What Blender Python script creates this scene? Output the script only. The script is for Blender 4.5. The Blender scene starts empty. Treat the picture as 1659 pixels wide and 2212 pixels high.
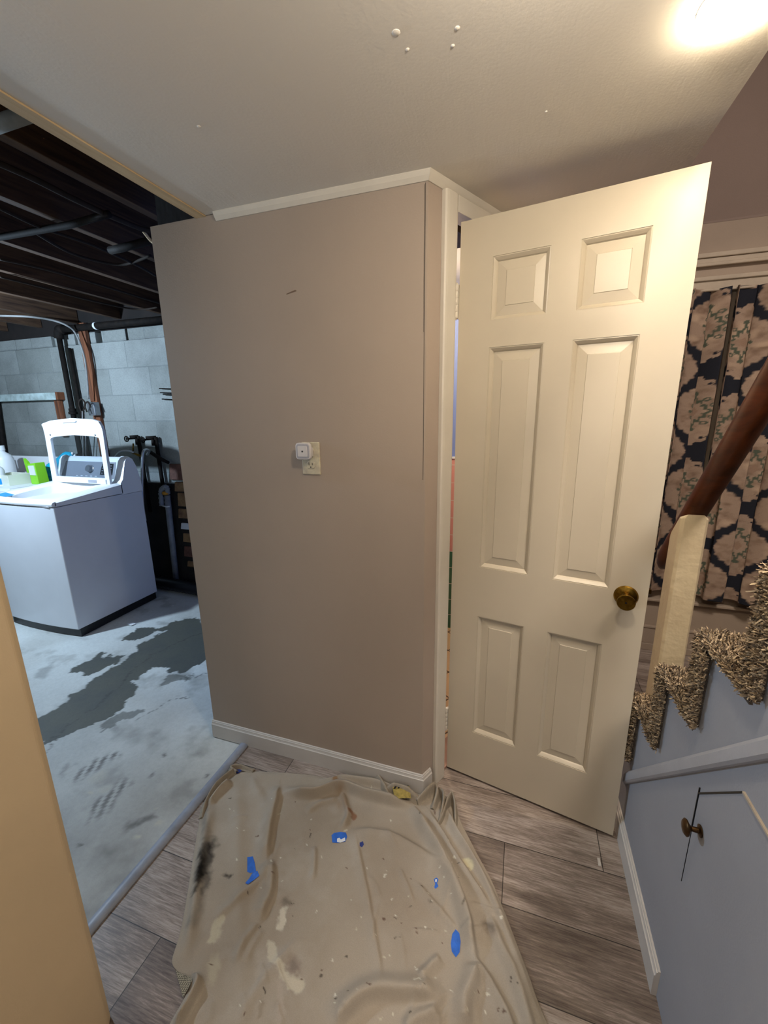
import bpy, math, random
import numpy as np
from mathutils import Vector, Matrix, noise
random.seed(7); rng = np.random.default_rng(7)
S = bpy.context.scene; COL = S.collection
# ------------------------------------------------------------------ camera
CAM = np.array([0.2957, -1.3051, 1.4639]); YAW, PITCH, ROLL, FPX = -0.3241, -0.2353, -0.014, 890.38
def cam_axes():
    cy, sy = math.cos(YAW), math.sin(YAW)
    f = np.array([sy*math.cos(PITCH), cy*math.cos(PITCH), math.sin(PITCH)])
    r = np.array([cy, -sy, 0]); u = np.cross(r, f)
    return r*math.cos(ROLL)+u*math.sin(ROLL), -r*math.sin(ROLL)+u*math.cos(ROLL), f
RX, UX, FX = cam_axes()
cd = bpy.data.cameras.new('camera'); cam = bpy.data.objects.new('camera', cd); COL.objects.link(cam)
cd.sensor_fit = 'HORIZONTAL'; cd.sensor_width = 36; cd.lens = FPX/1659*36; cd.clip_start = .02; cd.clip_end = 60
cam.matrix_world = Matrix(((RX[0], UX[0], -FX[0], CAM[0]), (RX[1], UX[1], -FX[1], CAM[1]), (RX[2], UX[2], -FX[2], CAM[2]), (0, 0, 0, 1)))
S.camera = cam
def at(x, y, ax, val):          # the point of a known plane that the photo shows at x, y
    d = FX+RX*(x-829.5)/FPX-UX*(y-1106)/FPX
    return CAM+d*(val-CAM[ax])/d[ax]
# ------------------------------------------------------------------ view, world, lights
S.view_settings.view_transform = 'Standard'; S.view_settings.look = 'None'; S.view_settings.gamma = 1
S.view_settings.use_curve_mapping = False; S.view_settings.exposure = -0.06
W = bpy.data.worlds.new('world'); S.world = W; W.use_nodes = True
W.node_tree.nodes['Background'].inputs[0].default_value = (.5, .6, .8, 1); W.node_tree.nodes['Background'].inputs[1].default_value = .02
def area(name, loc, size, power, color, rot=(0, 0, 0), shape='DISK'):
    l = bpy.data.lights.new(name, 'AREA'); l.shape = shape; l.size = size; l.energy = power; l.color = color
    o = bpy.data.objects.new(name, l); COL.objects.link(o); o.location = loc; o.rotation_euler = rot; return o
def point(name, loc, r, power, color):
    l = bpy.data.lights.new(name, 'POINT'); l.shadow_soft_size = r; l.energy = power; l.color = color
    o = bpy.data.objects.new(name, l); COL.objects.link(o); o.location = loc; return o
LAMP = (.592, -.31)
LAMP_EMIT = 85
def rect(name, loc, sx, sy, power, color, rot):
    o = area(name, loc, sx, power, color, rot, 'RECTANGLE'); o.data.size_y = sy; return o
point('laundry_bulb', (-2.95, -.15, 1.95), .035, 165, (.60, .79, 1.0))
point('second_ceiling_bulb', (.38, -.76, 2.03), .03, 13, (1, .88, .72))
rect('laundry_fill', (-2.2, -2.5, 1.5), 1.2, .7, 6, (.8, .9, 1.0), (math.radians(90), 0, 0))  # added fill light that lifts the laundry, not a window
point('bathroom_bulb', (-.33, .68, 2.07), .04, 34, (1, .80, .55))
rect('room_fill', (-.1, -2.95, 1.6), 1.3, 1.0, 9, (.93, .95, 1.0), (math.radians(90), 0, 0))  # unseen soft fill added behind the viewer to brighten the room
area('ceiling_fill', (-.15, -2.2, 1.35), .35, 7, (1, .95, .88), (math.radians(180), 0, 0))  # added fill aimed upward to brighten the ceiling, no lamp modelled
area('stair_top_light', (1.3, -1.2, 3.7), .5, 100, (1, .88, .78))
# ------------------------------------------------------------------ dimensions
H, WL, CL, CE, TX, BETA = 2.1145, .9969, .7146, .7563, .806, .4667
HX, HY, DANG, DW = .074, .1392, -.1879, .6155
XS, XC, FARY = .7065, .686, 1.418
sB, cB = math.sin(BETA), math.cos(BETA)
def Bp(s, o=0, z=0): return (o*cB+sB*s, -o*sB+cB*s, z)        # along the slanting door wall, o out of the wall
def Bj(s, o, z):                                             # same, mitred at the corner
    if s == 0: return (o*(1-sB)/cB, -o, z)
    return Bp(s, o, z)
# ------------------------------------------------------------------ materials
def lin(h):
    if isinstance(h, (tuple, list)): c = [v/255 for v in h]
    else: c = [int(h[i:i+2], 16)/255 for i in (0, 2, 4)]
    return [x/12.92 if x <= .04045 else ((x+.055)/1.055)**2.4 for x in c]
class NT:
    def __init__(s, name):
        s.m = bpy.data.materials.new(name); s.m.use_nodes = True; s.t = s.m.node_tree; s.b = s.t.nodes['Principled BSDF']
    def n(s, typ, **kw):
        o = s.t.nodes.new(typ)
        for k, v in kw.items():
            if k.startswith('i_'): o.inputs[k[2:]].default_value = v
            else: setattr(o, k, v)
        return o
    def l(s, a, b): s.t.links.new(a, b)
    def pos(s, sc=(1, 1, 1), rot=(0, 0, 0), loc=(0, 0, 0)):
        g = s.n('ShaderNodeNewGeometry'); m = s.n('ShaderNodeMapping')
        m.inputs['Scale'].default_value = sc; m.inputs['Rotation'].default_value = rot; m.inputs['Location'].default_value = loc
        s.l(g.outputs['Position'], m.inputs['Vector']); return m.outputs[0]
    def noise(s, scale, vec=None, detail=4, rough=.55, dist=0):
        o = s.n('ShaderNodeTexNoise'); o.inputs['Scale'].default_value = scale; o.inputs['Detail'].default_value = detail
        o.inputs['Roughness'].default_value = rough; o.inputs['Distortion'].default_value = dist
        s.l(vec if vec is not None else s.pos(), o.inputs['Vector']); return o.outputs['Fac']
    def ramp(s, fac, stops):
        r = s.n('ShaderNodeValToRGB'); e = r.color_ramp.elements
        while len(e) < len(stops): e.new(.5)
        for i, (p, c) in enumerate(stops): e[i].position = p; e[i].color = (*lin(c), 1) if not isinstance(c, float) else (c, c, c, 1)
        s.l(fac, r.inputs[0]); return r.outputs[0]
    def mix(s, fac, a, b, mode='MIX'):
        m = s.n('ShaderNodeMix', data_type='RGBA', blend_type=mode)
        for k, v in ((0, fac), (6, a), (7, b)):
            if isinstance(v, (int, float)): m.inputs[k].default_value = v
            elif isinstance(v, (list, tuple)): m.inputs[k].default_value = (*v, 1) if len(v) == 3 else v
            else: s.l(v, m.inputs[k])
        return m.outputs[2]
    def math(s, op, a, b=None):
        m = s.n('ShaderNodeMath', operation=op)
        for k, v in ((0, a), (1, b)):
            if v is None: continue
            if isinstance(v, (int, float)): m.inputs[k].default_value = v
            else: s.l(v, m.inputs[k])
        return m.outputs[0]
    def bump(s, h, strength=.3, dist=.002):
        b = s.n('ShaderNodeBump'); b.inputs['Strength'].default_value = strength; b.inputs['Distance'].default_value = dist
        s.l(h, b.inputs['Height']); s.l(b.outputs[0], s.b.inputs['Normal'])
    def color(s, c):
        if isinstance(c, (list, tuple)): s.b.inputs['Base Color'].default_value = (*c, 1)
        else: s.l(c, s.b.inputs['Base Color'])
def paint(name, c, rough=.55, var=.06, scale=3, bs=220, bstr=.25, bd=.0008, c2=None, metal=0, spec=.5, vec=None):
    n = NT(name); a = lin(c); v = n.noise(scale, detail=5)
    b = lin(c2) if c2 else [x*(1-var*3) for x in a]
    r = n.ramp(v, [(.35, 0.0), (.7, 1.0)])
    n.color(n.mix(r, a, b)); n.b.inputs['Roughness'].default_value = rough; n.b.inputs['Metallic'].default_value = metal
    n.b.inputs['Specular IOR Level'].default_value = spec
    if bstr: n.bump(n.noise(bs, detail=2), bstr, bd)
    return n.m
M = {}
M['wall'] = paint('taupe wall paint', 'a8998c', .62, .03, 1.6, 160, .35, .0008)
def wallA():
    n = NT('taupe wall paint scuffed'); a = lin('a39486')
    v = n.ramp(n.noise(1.7, n.pos((1, 1, .6)), 5), [(.3, 0.0), (.75, 1.0)])
    c = n.mix(v, a, [x*.88 for x in a])
    s = n.ramp(n.noise(9, n.pos((1, 1, 2)), 6, .7), [(.66, 0.0), (.78, 1.0)])
    c = n.mix(n.math('MULTIPLY', s, .25), c, lin('8a7c6e'))
    n.color(c); n.b.inputs['Roughness'].default_value = .6
    h = n.math('ADD', n.noise(190, detail=2), n.math('MULTIPLY', n.noise(30, detail=3), .8)); n.bump(h, .35, .0009); return n.m
M['wallA'] = wallA()
M['wallL'] = paint('tan wall paint', 'd6c09c', .6, .04, 2.2, 170, .4, .0009)
M['trimw'] = paint('white gloss trim paint', 'cfc8bb', .33, .03, 6, 60, .35, .0006)
M['trimb'] = paint('white baseboard paint', 'c4bfb9', .35, .03, 9, 80, .3, .0006)
M['door'] = paint('off white door enamel', 'bcb29f', .36, .02, 4, 26, .25, .0008)
def ceilm():
    n = NT('ceiling paint'); n.color(lin('dcd6cc')); n.b.inputs['Roughness'].default_value = .5
    v = n.pos((1, .18, 1), (0, 0, .25)); h = n.math('ADD', n.math('MULTIPLY', n.noise(60, v, 4, .6, .4), n.noise(5)), n.math('MULTIPLY', n.noise(150), .25))
    n.bump(h, .45, .0025); return n.m
M['ceil'] = ceilm()
M['white'] = paint('white enamel steel', 'd8dbe0', .28, .015, 5, 10, 0)
M['whiteside'] = M['white']
M['plastic'] = paint('white plastic', 'e6e8ea', .35, .01, 5, 10, 0)
M['outletp'] = paint('ivory painted outlet plate', 'c9c1a6', .45, .12, 45, 90, .4, .0008, 'a89d8e')
M['nlw'] = paint('night light plastic', 'ccc8c8', .35, .01, 5, 10, 0)
M['nlg'] = paint('night light frosted ring', 'a3a2aa', .3, .01, 5, 10, 0)
M['black'] = paint('black plastic', '0d0d0f', .4, .1, 20, 10, 0)
M['dark'] = paint('blackened iron', '141211', .75, .25, 30, 120, .4, .001, '221c18', spec=.12)
M['steel'] = paint('brushed steel', '9a9ca0', .3, .05, 60, 10, 0, metal=.7)
M['chrome'] = paint('braided steel hose', 'c8ccd0', .3, .1, 300, 900, .5, .001, metal=.8)
M['brass'] = paint('tarnished brass', '8f6f2c', .3, .25, 60, 90, .2, .0005, '5a4316', metal=1)
M['bronze'] = paint('antique bronze', '5d4328', .35, .2, 60, 90, .2, .0005, metal=.9)
M['concol'] = paint('console grey panel', '8d8f95', .4, .02, 5, 10, 0)
M['blue'] = paint('blue plastic', '1887c9', .35, .02, 5, 10, 0)
M['cyan'] = paint('turquoise plastic', '12a5c6', .35, .02, 5, 10, 0)
M['green'] = paint('lime green carton', '86d12a', .5, .02, 5, 10, 0)
M['red'] = paint('red plastic', 'a8342c', .5, .02, 5, 10, 0)
M['cream'] = paint('cream plastic', 'd9dccb', .5, .02, 5, 10, 0)
M['paper'] = paint('white paper', 'd6dade', .7, .02, 5, 10, 0)
M['navy'] = paint('dark navy cloth', '141b2e', .9, .1, 20, 200, .4, .001)
M['tape'] = paint('blue painters tape', '2566c8', .6, .08, 60, 400, .3, .0004)
M['tapedk'] = paint('dark blue tape', '17307c', .6, .08, 60, 400, .3, .0004)
M['yellow'] = paint('yellow fabric label', 'a38f48', .8, .1, 90, 400, .3, .0005, '7e7038')
M['bluew'] = paint('periwinkle bathroom paint', '7488c4', .6, .02, 3, 200, .2, .0005)
M['bathceil'] = paint('bathroom ceiling paint', 'cfcac6', .6, .02, 3, 200, .2, .0005)
M['brown'] = paint('purple brown stairwell paint', '87766c', .75, .04, 2, 260, .5, .001)
M['farwall'] = paint('stairwell lower wall paint', '9c8c7b', .7, .05, 3, 200, .5, .001)
M['molding'] = paint('stairwell molding paint', 'b3a592', .6, .06, 12, 90, .6, .0015)
M['blockgap'] = paint('dark void', '0a0908', .9, .1, 8, 10, 0)
M['stairp'] = paint('grey side panel paint', '96989f', .6, .04, 2.4, 170, .35, .0009)
M['skirt'] = paint('grey skirt moulding paint', 'a5a6ac', .5, .05, 8, 120, .4, .001)
M['newel'] = paint('thick off white post paint', 'c2b394', .5, .05, 8, 45, .7, .003, 'b5a588')
M['pvc'] = paint('grey corrugated drain plastic', '8b9096', .5, .1, 20, 10, 0)
M['rubber'] = paint('black corrugated plastic', '0b0d14', .35, .1, 20, 10, 0)
M['cable'] = paint('grey cable sheath', '8c8c8a', .6, .1, 20, 10, 0)
M['wire'] = paint('dark cloth wire', '332c27', .8, .1, 20, 10, 0, spec=.1)
M['whiteboard'] = paint('white painted board', 'bfd0cf', .6, .1, 14, 60, .4, .001, '8f9c98')
M['subfloor'] = paint('dark old boards', '1d1410', .9, .25, 6, 30, .5, .002)
M['carpetbase'] = paint('carpet backing', '5d5247', .95, .2, 60, 300, 1, .004, '3f3730')
M['gold'] = paint('gold foam', 'c68a2a', .8, .1, 40, 200, .5, .002)
M['thr'] = paint('grey vinyl threshold strip', '8d93a0', .45, .08, 16, 60, .2, .0006, '767a86')
def glass():
    n = NT('clear lid glass'); t = n.n('ShaderNodeBsdfTransparent'); t.inputs[0].default_value = (.93, .96, .99, 1); g = n.n('ShaderNodeBsdfGlossy'); g.inputs['Roughness'].default_value = .04
    mx = n.n('ShaderNodeMixShader'); mx.inputs[0].default_value = .09; n.l(t.outputs[0], mx.inputs[1]); n.l(g.outputs[0], mx.inputs[2]); n.l(mx.outputs[0], n.t.nodes['Material Output'].inputs['Surface']); return n.m
M['glass'] = glass()
def woodm(name, a, b, ax=1, rough=.6, sc=1.0, spec=.4):
    n = NT(name); s = [28*sc]*3; s[ax] = 2.2*sc
    f = n.noise(1, n.pos(tuple(s)), 6, .6, .8); n.color(n.ramp(f, [(.32, a), (.68, b)])); n.b.inputs['Roughness'].default_value = rough
    n.b.inputs['Specular IOR Level'].default_value = spec
    n.bump(f, .3, .0015); return n.m
M['joist'] = woodm('old dark joist wood', '2c1a10', '5e4530', 1, .85)
M['joistl'] = woodm('pale joist underside wood', '6b5238', '9a8360', 1, .85)
M['furring'] = woodm('pale furring wood', 'b79b74', 'd2bb95', 1, .8)
M['post'] = woodm('reddish fir post', '4b2a1a', '8a5436', 2, .75)
M['rail'] = woodm('varnished brown handrail', '2c1106', '5c2c12', 1, .3, .5)
M['brownwd'] = woodm('dark brown lintel', '241610', '3d281d', 0, .6)
def plank():
    n = NT('grey brown vinyl planks'); g = n.n('ShaderNodeNewGeometry'); sp = n.n('ShaderNodeSeparateXYZ'); n.l(g.outputs['Position'], sp.inputs[0])
    x, y = sp.outputs[0], sp.outputs[1]
    ry = n.math('DIVIDE', n.math('ADD', y, .105), .194); idx = n.math('FLOOR', ry); fy = n.math('FRACT', ry)
    sx = n.math('DIVIDE', n.math('SUBTRACT', n.math('SUBTRACT', x, .32), n.math('MULTIPLY', n.math('ADD', idx, 1), .31)), 1.2)
    cx = n.math('FLOOR', sx); fx = n.math('FRACT', sx)
    ey = n.math('MINIMUM', fy, n.math('SUBTRACT', 1, fy)); ex = n.math('MULTIPLY', n.math('MINIMUM', fx, n.math('SUBTRACT', 1, fx)), 6.2)
    e = n.math('MINIMUM', ex, ey); seam = n.math('LESS_THAN', e, .0065)
    hid = n.math('ADD', n.math('MULTIPLY', idx, 3.71), n.math('MULTIPLY', cx, 7.13))
    cmb = n.n('ShaderNodeCombineXYZ'); n.l(n.math('ADD', n.math('MULTIPLY', x, 1.0), hid), cmb.inputs[0]); n.l(n.math('MULTIPLY', y, 4.2), cmb.inputs[1]); n.l(hid, cmb.inputs[2])
    big = n.noise(2.3, cmb.outputs[0], 2, .5, .9)
    w = n.n('ShaderNodeTexWave', wave_type='RINGS', rings_direction='Z'); 
    cm2 = n.n('ShaderNodeCombineXYZ'); n.l(n.math('MULTIPLY', big, 1.1), cm2.inputs[0])
    n.l(n.math('MULTIPLY', y, .6), cm2.inputs[1]); n.l(cm2.outputs[0], w.inputs['Vector']); w.inputs['Scale'].default_value = 7; w.inputs['Distortion'].default_value = 1.5; w.inputs['Detail'].default_value = 3
    fine = n.noise(1, n.pos((14, 210, 1)), 6, .75, .25); med = n.noise(1, n.pos((2.2, 26, 1)), 5, .7, .35)
    f = n.math('ADD', n.math('ADD', n.math('MULTIPLY', big, .22), n.math('MULTIPLY', fine, .48)), n.math('MULTIPLY', med, .30))
    wn = n.n('ShaderNodeTexWhiteNoise', noise_dimensions='1D'); n.l(hid, wn.inputs['W'])
    f = n.math('ADD', f, n.math('MULTIPLY', n.math('SUBTRACT', wn.outputs['Value'], .5), .10))
    c = n.ramp(f, [(.36, '453a34'), (.49, '74675e'), (.62, 'a89c93')])
    n.color(n.mix(seam, c, lin('241d19'))); n.b.inputs['Roughness'].default_value = .42
    h = n.math('SUBTRACT', n.math('MULTIPLY', f, .5), n.math('MULTIPLY', seam, 1.0)); n.bump(h, .35, .0012); return n.m
M['plank'] = plank()
def block():
    n = NT('painted concrete block'); g = n.n('ShaderNodeNewGeometry'); sp = n.n('ShaderNodeSeparateXYZ'); n.l(g.outputs['Position'], sp.inputs[0])
    cb = n.n('ShaderNodeCombineXYZ'); n.l(n.math('ADD', sp.outputs[0], 2.812+.215), cb.inputs[0]); n.l(n.math('SUBTRACT', sp.outputs[2], 1.854-.2145*20), cb.inputs[1])
    br = n.n('ShaderNodeTexBrick'); n.l(cb.outputs[0], br.inputs['Vector']); br.offset = .5
    br.inputs['Scale'].default_value = 1; br.inputs['Brick Width'].default_value = .435; br.inputs['Row Height'].default_value = .2145
    br.inputs['Mortar Size'].default_value = .0045; br.inputs['Mortar Smooth'].default_value = .4
    br.inputs['Color1'].default_value = (*lin('989c99'), 1); br.inputs['Color2'].default_value = (*lin('868a86'), 1); br.inputs['Mortar'].default_value = (*lin('878c8a'), 1)
    v = n.ramp(n.noise(2.6, detail=6, rough=.6), [(.4, 1.0), (.72, .45)]); c = n.mix(.75, br.outputs['Color'], v, 'MULTIPLY')
    fine = n.noise(90, detail=4, rough=.7); c = n.mix(.5, c, n.ramp(fine, [(.3, .6), (.6, 1.0)]), 'MULTIPLY')
    n.color(c); n.b.inputs['Roughness'].default_value = .85
    n.bump(n.math('SUBTRACT', n.math('MULTIPLY', fine, .6), n.math('MULTIPLY', br.outputs['Fac'], 1.2)), .6, .004); return n.m
M['block'] = block()
def vcol(name, rough=.8, bs=300, bstr=.3, bd=.001, extra=None, spec=.4):
    n = NT(name); a = n.n('ShaderNodeVertexColor', layer_name='Col'); c = a.outputs['Color']
    f = n.noise(bs*.5, detail=3, rough=.7); c = n.mix(.45, c, n.ramp(f, [(.25, .72), (.65, 1.0)]), 'MULTIPLY')
    n.color(c); n.b.inputs['Roughness'].default_value = rough; n.b.inputs['Specular IOR Level'].default_value = spec
    n.bump(n.noise(bs, detail=3, rough=.6), bstr, bd); return n.m
M['concrete'] = vcol('worn painted concrete', .62, 120, .35, .002)
M['canvas'] = vcol('canvas drop cloth weave', .92, 700, .6, .0012, spec=.15)
M['curtain'] = vcol('printed curtain fabric', .9, 500, .3, .0006, spec=.15)
M['tuft'] = vcol('shag carpet yarn', .95, 200, .0, .001, spec=.1)
M['stone'] = paint('tan rubble stone', '9a7a52', .9, .25, 12, 60, 1, .006, '6b4f3a')
M['stone2'] = paint('brown rubble stone', '6d4a3e', .9, .2, 14, 60, 1, .006, '4a332c')
def tile(name, ca, cb_, split, cell):
    n = NT(name); g = n.n('ShaderNodeNewGeometry'); sp = n.n('ShaderNodeSeparateXYZ'); n.l(g.outputs['Position'], sp.inputs[0])
    z = n.math('FRACT', n.math('DIVIDE', n.math('SUBTRACT', sp.outputs[2], split), cell)); xx = n.math('FRACT', n.math('DIVIDE', n.math('ADD', sp.outputs[0], .3), cell))
    gm = n.math('MAXIMUM', n.math('LESS_THAN', z, .03), n.math('LESS_THAN', xx, .03))
    c = n.mix(n.math('GREATER_THAN', sp.outputs[2], split), lin(cb_), lin(ca)); n.color(n.mix(gm, c, lin('d8c9bd'))); n.b.inputs['Roughness'].default_value = .2; return n.m
M['walltile'] = tile('pink and green wall tile', 'd9998f', '3f6b52', .563, .115)
def ftile():
    n = NT('beige diamond floor tile'); v = n.pos((1, 1, 1), (0, 0, .6)); sp = n.n('ShaderNodeSeparateXYZ'); n.l(v, sp.inputs[0])
    a = n.math('FRACT', n.math('DIVIDE', sp.outputs[0], .16)); b = n.math('FRACT', n.math('DIVIDE', sp.outputs[1], .16))
    gm = n.math('MAXIMUM', n.math('LESS_THAN', a, .04), n.math('LESS_THAN', b, .04)); n.color(n.mix(gm, lin('d8b48a'), lin('4a3424'))); n.b.inputs['Roughness'].default_value = .3; return n.m
M['floortile'] = ftile()
def emit(name, c, s):
    n = NT(name); n.b.inputs['Base Color'].default_value = (1, 1, 1, 1); n.b.inputs['Emission Color'].default_value = (*c, 1); n.b.inputs['Emission Strength'].default_value = s; return n.m
M['lamp'] = emit('glowing lamp diffuser', (1, .83, .58), LAMP_EMIT)
# ------------------------------------------------------------------ mesh helpers
ORG = {}
class MB:
    def __init__(s): s.v = []; s.f = []
    def add(s, vs, fs):
        o = len(s.v); s.v += [tuple(map(float, p)) for p in vs]; s.f += [tuple(i+o for i in f) for f in fs]; return s
    def box(s, x0, x1, y0, y1, z0, z1):
        return s.add([(x0, y0, z0), (x1, y0, z0), (x1, y1, z0), (x0, y1, z0), (x0, y0, z1), (x1, y0, z1), (x1, y1, z1), (x0, y1, z1)],
                     [(0, 3, 2, 1), (4, 5, 6, 7), (0, 1, 5, 4), (1, 2, 6, 5), (2, 3, 7, 6), (3, 0, 4, 7)])
    def hexa(s, p): return s.add(p, [(0, 3, 2, 1), (4, 5, 6, 7), (0, 1, 5, 4), (1, 2, 6, 5), (2, 3, 7, 6), (3, 0, 4, 7)])
    def loft(s, rings, cap=True, closed=True):
        n = len(rings[0]); vs = [p for r in rings for p in r]; fs = []
        for i in range(len(rings)-1):
            for j in range(n if closed else n-1):
                k = (j+1) % n; fs.append((i*n+j, i*n+k, (i+1)*n+k, (i+1)*n+j))
        if cap: fs += [tuple(reversed(range(n))), tuple(range((len(rings)-1)*n, len(rings)*n))]
        return s.add(vs, fs)
    def tube(s, pts, r, n=12, cap=True):
        P = [Vector(map(float, p)) for p in pts]; R = r if isinstance(r, (list, tuple)) else [r]*len(P); rings = []; up = None
        for i, p in enumerate(P):
            t = (P[min(i+1, len(P)-1)]-P[max(i-1, 0)]).normalized()
            if up is None: up = Vector((0, 0, 1)) if abs(t.z) < .9 else Vector((1, 0, 0))
            a = t.cross(up).normalized(); up = a.cross(t).normalized()
            rings.append([p+(a*math.cos(2*math.pi*k/n)+up*math.sin(2*math.pi*k/n))*R[i] for k in range(n)])
        return s.loft(rings, cap)
    def lathe(s, prof, c, ax, n=32):        # prof (radius, along axis)
        c = Vector(c); ax = Vector(ax).normalized(); a = ax.orthogonal().normalized(); b = ax.cross(a)
        return s.loft([[c+ax*h+(a*math.cos(2*math.pi*k/n)+b*math.sin(2*math.pi*k/n))*max(r, 1e-5) for k in range(n)] for r, h in prof])
def mk(name, mb, mat, parent=None, smooth=False, bevel=0, label=None, cat=None, group=None, kind=None, col=None, seg=2, auto=None):
    v = np.array(mb.v, float)
    if parent is None:
        o0 = np.array([(v[:, 0].min()+v[:, 0].max())/2, (v[:, 1].min()+v[:, 1].max())/2, v[:, 2].min()])
    else: o0 = ORG[parent.name]
    v = v-o0; me = bpy.data.meshes.new(name); me.from_pydata(v.tolist(), [], mb.f); me.validate(); me.update()
    ob = bpy.data.objects.new(name, me); COL.objects.link(ob); ORG[ob.name] = o0
    if parent is None: ob.location = o0
    else: ob.parent = parent
    me.materials.append(M[mat] if isinstance(mat, str) else mat)
    if col is not None:
        ca = me.color_attributes.new('Col', 'FLOAT_COLOR', 'POINT'); ca.data.foreach_set('color', np.hstack([col, np.ones((len(col), 1))]).astype(np.float32).ravel())
    if smooth or auto:
        me.polygons.foreach_set('use_smooth', [True]*len(me.polygons))
        if auto: me.set_sharp_from_angle(angle=math.radians(auto))
    if bevel:
        b = ob.modifiers.new('bevel', 'BEVEL'); b.width = bevel; b.segments = seg; b.limit_method = 'ANGLE'; b.angle_limit = math.radians(40)
    tag(ob, label, cat, group, kind); return ob
def tag(ob, label=None, cat=None, group=None, kind=None):
    if label: ob['label'] = label
    if cat: ob['category'] = cat
    if group: ob['group'] = group
    if kind: ob['kind'] = kind
def thing(name, loc, label, cat, group=None, kind=None):
    o = bpy.data.objects.new(name, None); COL.objects.link(o); o.location = loc; o.empty_display_size = .05; ORG[o.name] = np.array(loc, float); tag(o, label, cat, group, kind); return o
def box(*a): return MB().box(*a)
def prism(poly, ax, a, b):              # poly in the other two axes, extruded along ax
    def P(u, w, t): p = [u, w]; p.insert(ax, t); return p
    return MB().loft([[P(u, w, a) for u, w in poly], [P(u, w, b) for u, w in poly]])
def spline(P, k=8):
    P = [np.array(p, float) for p in P]; out = []
    for i in range(len(P)-1):
        p0, p1, p2, p3 = P[max(i-1, 0)], P[i], P[i+1], P[min(i+2, len(P)-1)]
        for j in range(k):
            t = j/k; out.append(.5*((2*p1)+(-p0+p2)*t+(2*p0-5*p1+4*p2-p3)*t*t+(-p0+3*p1-3*p2+p3)*t**3))
    out.append(P[-1]); return out
st = 'structure'
# ================================================================== SETTING
mk('floor', box(-TX, 1.8, -3.0, FARY, -.03, 0), 'plank', kind=st, label='grey brown wood look plank floor of the stair hall', cat='floor')
# ceiling of the hall (with the opening to the bare joists at its left and the stairwell at its right)
cm = MB(); cm.box(-CE, XC, -3.0, 0.0, H, H+.012)
cm.add([(0, 0, H), (XC, 0, H), (XC, FARY, H), (Bp(1.1)[0], FARY, H), Bp(.9, 0, H)], [(0, 1, 2, 3, 4)])
mk('ceiling', cm, 'ceil', kind=st, label='painted plaster ceiling with brushed texture and small blisters', cat='ceiling')
bl = MB()
for x, y, r in ((.04, -.44, .008), (.143, -.413, .005), (-.46, -.36, .005), (.13, -.38, .004), (.30, -.14, .003), (.05, -.40, .004)):
    bl.lathe([(r, 0), (r*.8, .0012), (r*.3, .002), (0, .0022)], (x, y, H+.0003), (0, 0, -1), 14)
mk('ceiling_blister', bl, 'ceil', parent=bpy.data.objects['ceiling'], smooth=True)
# long grey wall with the outlet, stopping at a free left end
w = MB(); w.box(-WL, 0, 0, .1, 0, H-.001)
mk('wall_back', w, 'wallA', kind=st, label='long taupe wall with the outlet, ending at the laundry opening', cat='wall')
mk('corner_crack', MB().box(-.0075, -.0062, -.0006, .001, 1.25, H-.026).box(-.0095, -.0088, -.0005, .001, 1.7, H-.03), 'blockgap', parent=bpy.data.objects['wall_back'])
mk('scuff_mark', MB().hexa([(-.47, -.0006, 1.846), (-.43, -.0006, 1.853), (-.43, .001, 1.853), (-.47, .001, 1.846), (-.468, -.0006, 1.849), (-.436, -.0006, 1.857), (-.436, .001, 1.857), (-.468, .001, 1.849)]), paint('scuff brown', '6b5747', .8, .1, 60, 10, 0), parent=bpy.data.objects['wall_back'])
# slanting wall that carries the door frame
w = MB()
def bbox(mb, s0, s1, o0, o1, z0, z1):
    P = [Bj(s0, o1, z0) if s0 == 0 else Bp(s0, o1, z0), Bp(s1, o1, z0), Bp(s1, o0, z0), Bp(s0, o0, z0)]
    return mb.hexa([*P, *[(p[0], p[1], z1) for p in P]])
bbox(w, 0, .112, -.095, 0, 0, H-.001); bbox(w, .775, 1.1, -.095, 0, 0, H-.001); bbox(w, .112, .775, -.035, 0, 2.062, H-.001)
mk('wall_door', w, 'wall', kind=st, label='short slanting wall with the bathroom doorway', cat='wall')
# left partition, close to the camera
mk('wall_left', prism([(-.585, -.868), (-.600, -.852), (-.835, -.852), (-.85, -.868), (-.85, -3.0), (-.585, -3.0)], 2, 0, H-.001), 'wallL', kind=st, bevel=.004,
   label='tan painted partition end in the left foreground', cat='wall')
mk('wall_front', box(-.85, 1.8, -3.08, -3.0, 0, 4.2), 'wall', kind=st, label='wall behind the viewer', cat='wall')
# far wall of the stair hall, stairwell sides and its raised top
fw = MB(); fw.box(Bp(1.1)[0]-.3, 1.8, FARY, FARY+.1, 0, 2.36); mk('wall_far', fw, 'farwall', kind=st, label='far wall behind the curtain', cat='wall')
mk('wall_upper', prism([(FARY, 2.36), (FARY+.1, 2.36), (FARY+.1, 4.3), (FARY-.35, 4.3), (FARY-.001, 2.37), (FARY-.001, 2.36)], 0, .45, 1.8), 'brown', kind=st,
   label='purple brown upper stairwell wall above the far molding', cat='wall')
mk('wall_right', box(1.8, 1.88, -3.0, FARY+.1, 0, 4.3), 'brown', kind=st, label='outer stairwell wall', cat='wall')
mk('wall_stairwell', box(XC-.01, XC, -3.0, 1.418, H+.012, 4.3), 'brown', kind=st, label='stairwell side above the hall ceiling', cat='wall')
mk('ceiling_stairwell', box(XC-.01, 1.88, -3.08, FARY+.1, 4.3, 4.34), 'brown', kind=st, label='high ceiling over the stairs', cat='ceiling')
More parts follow.
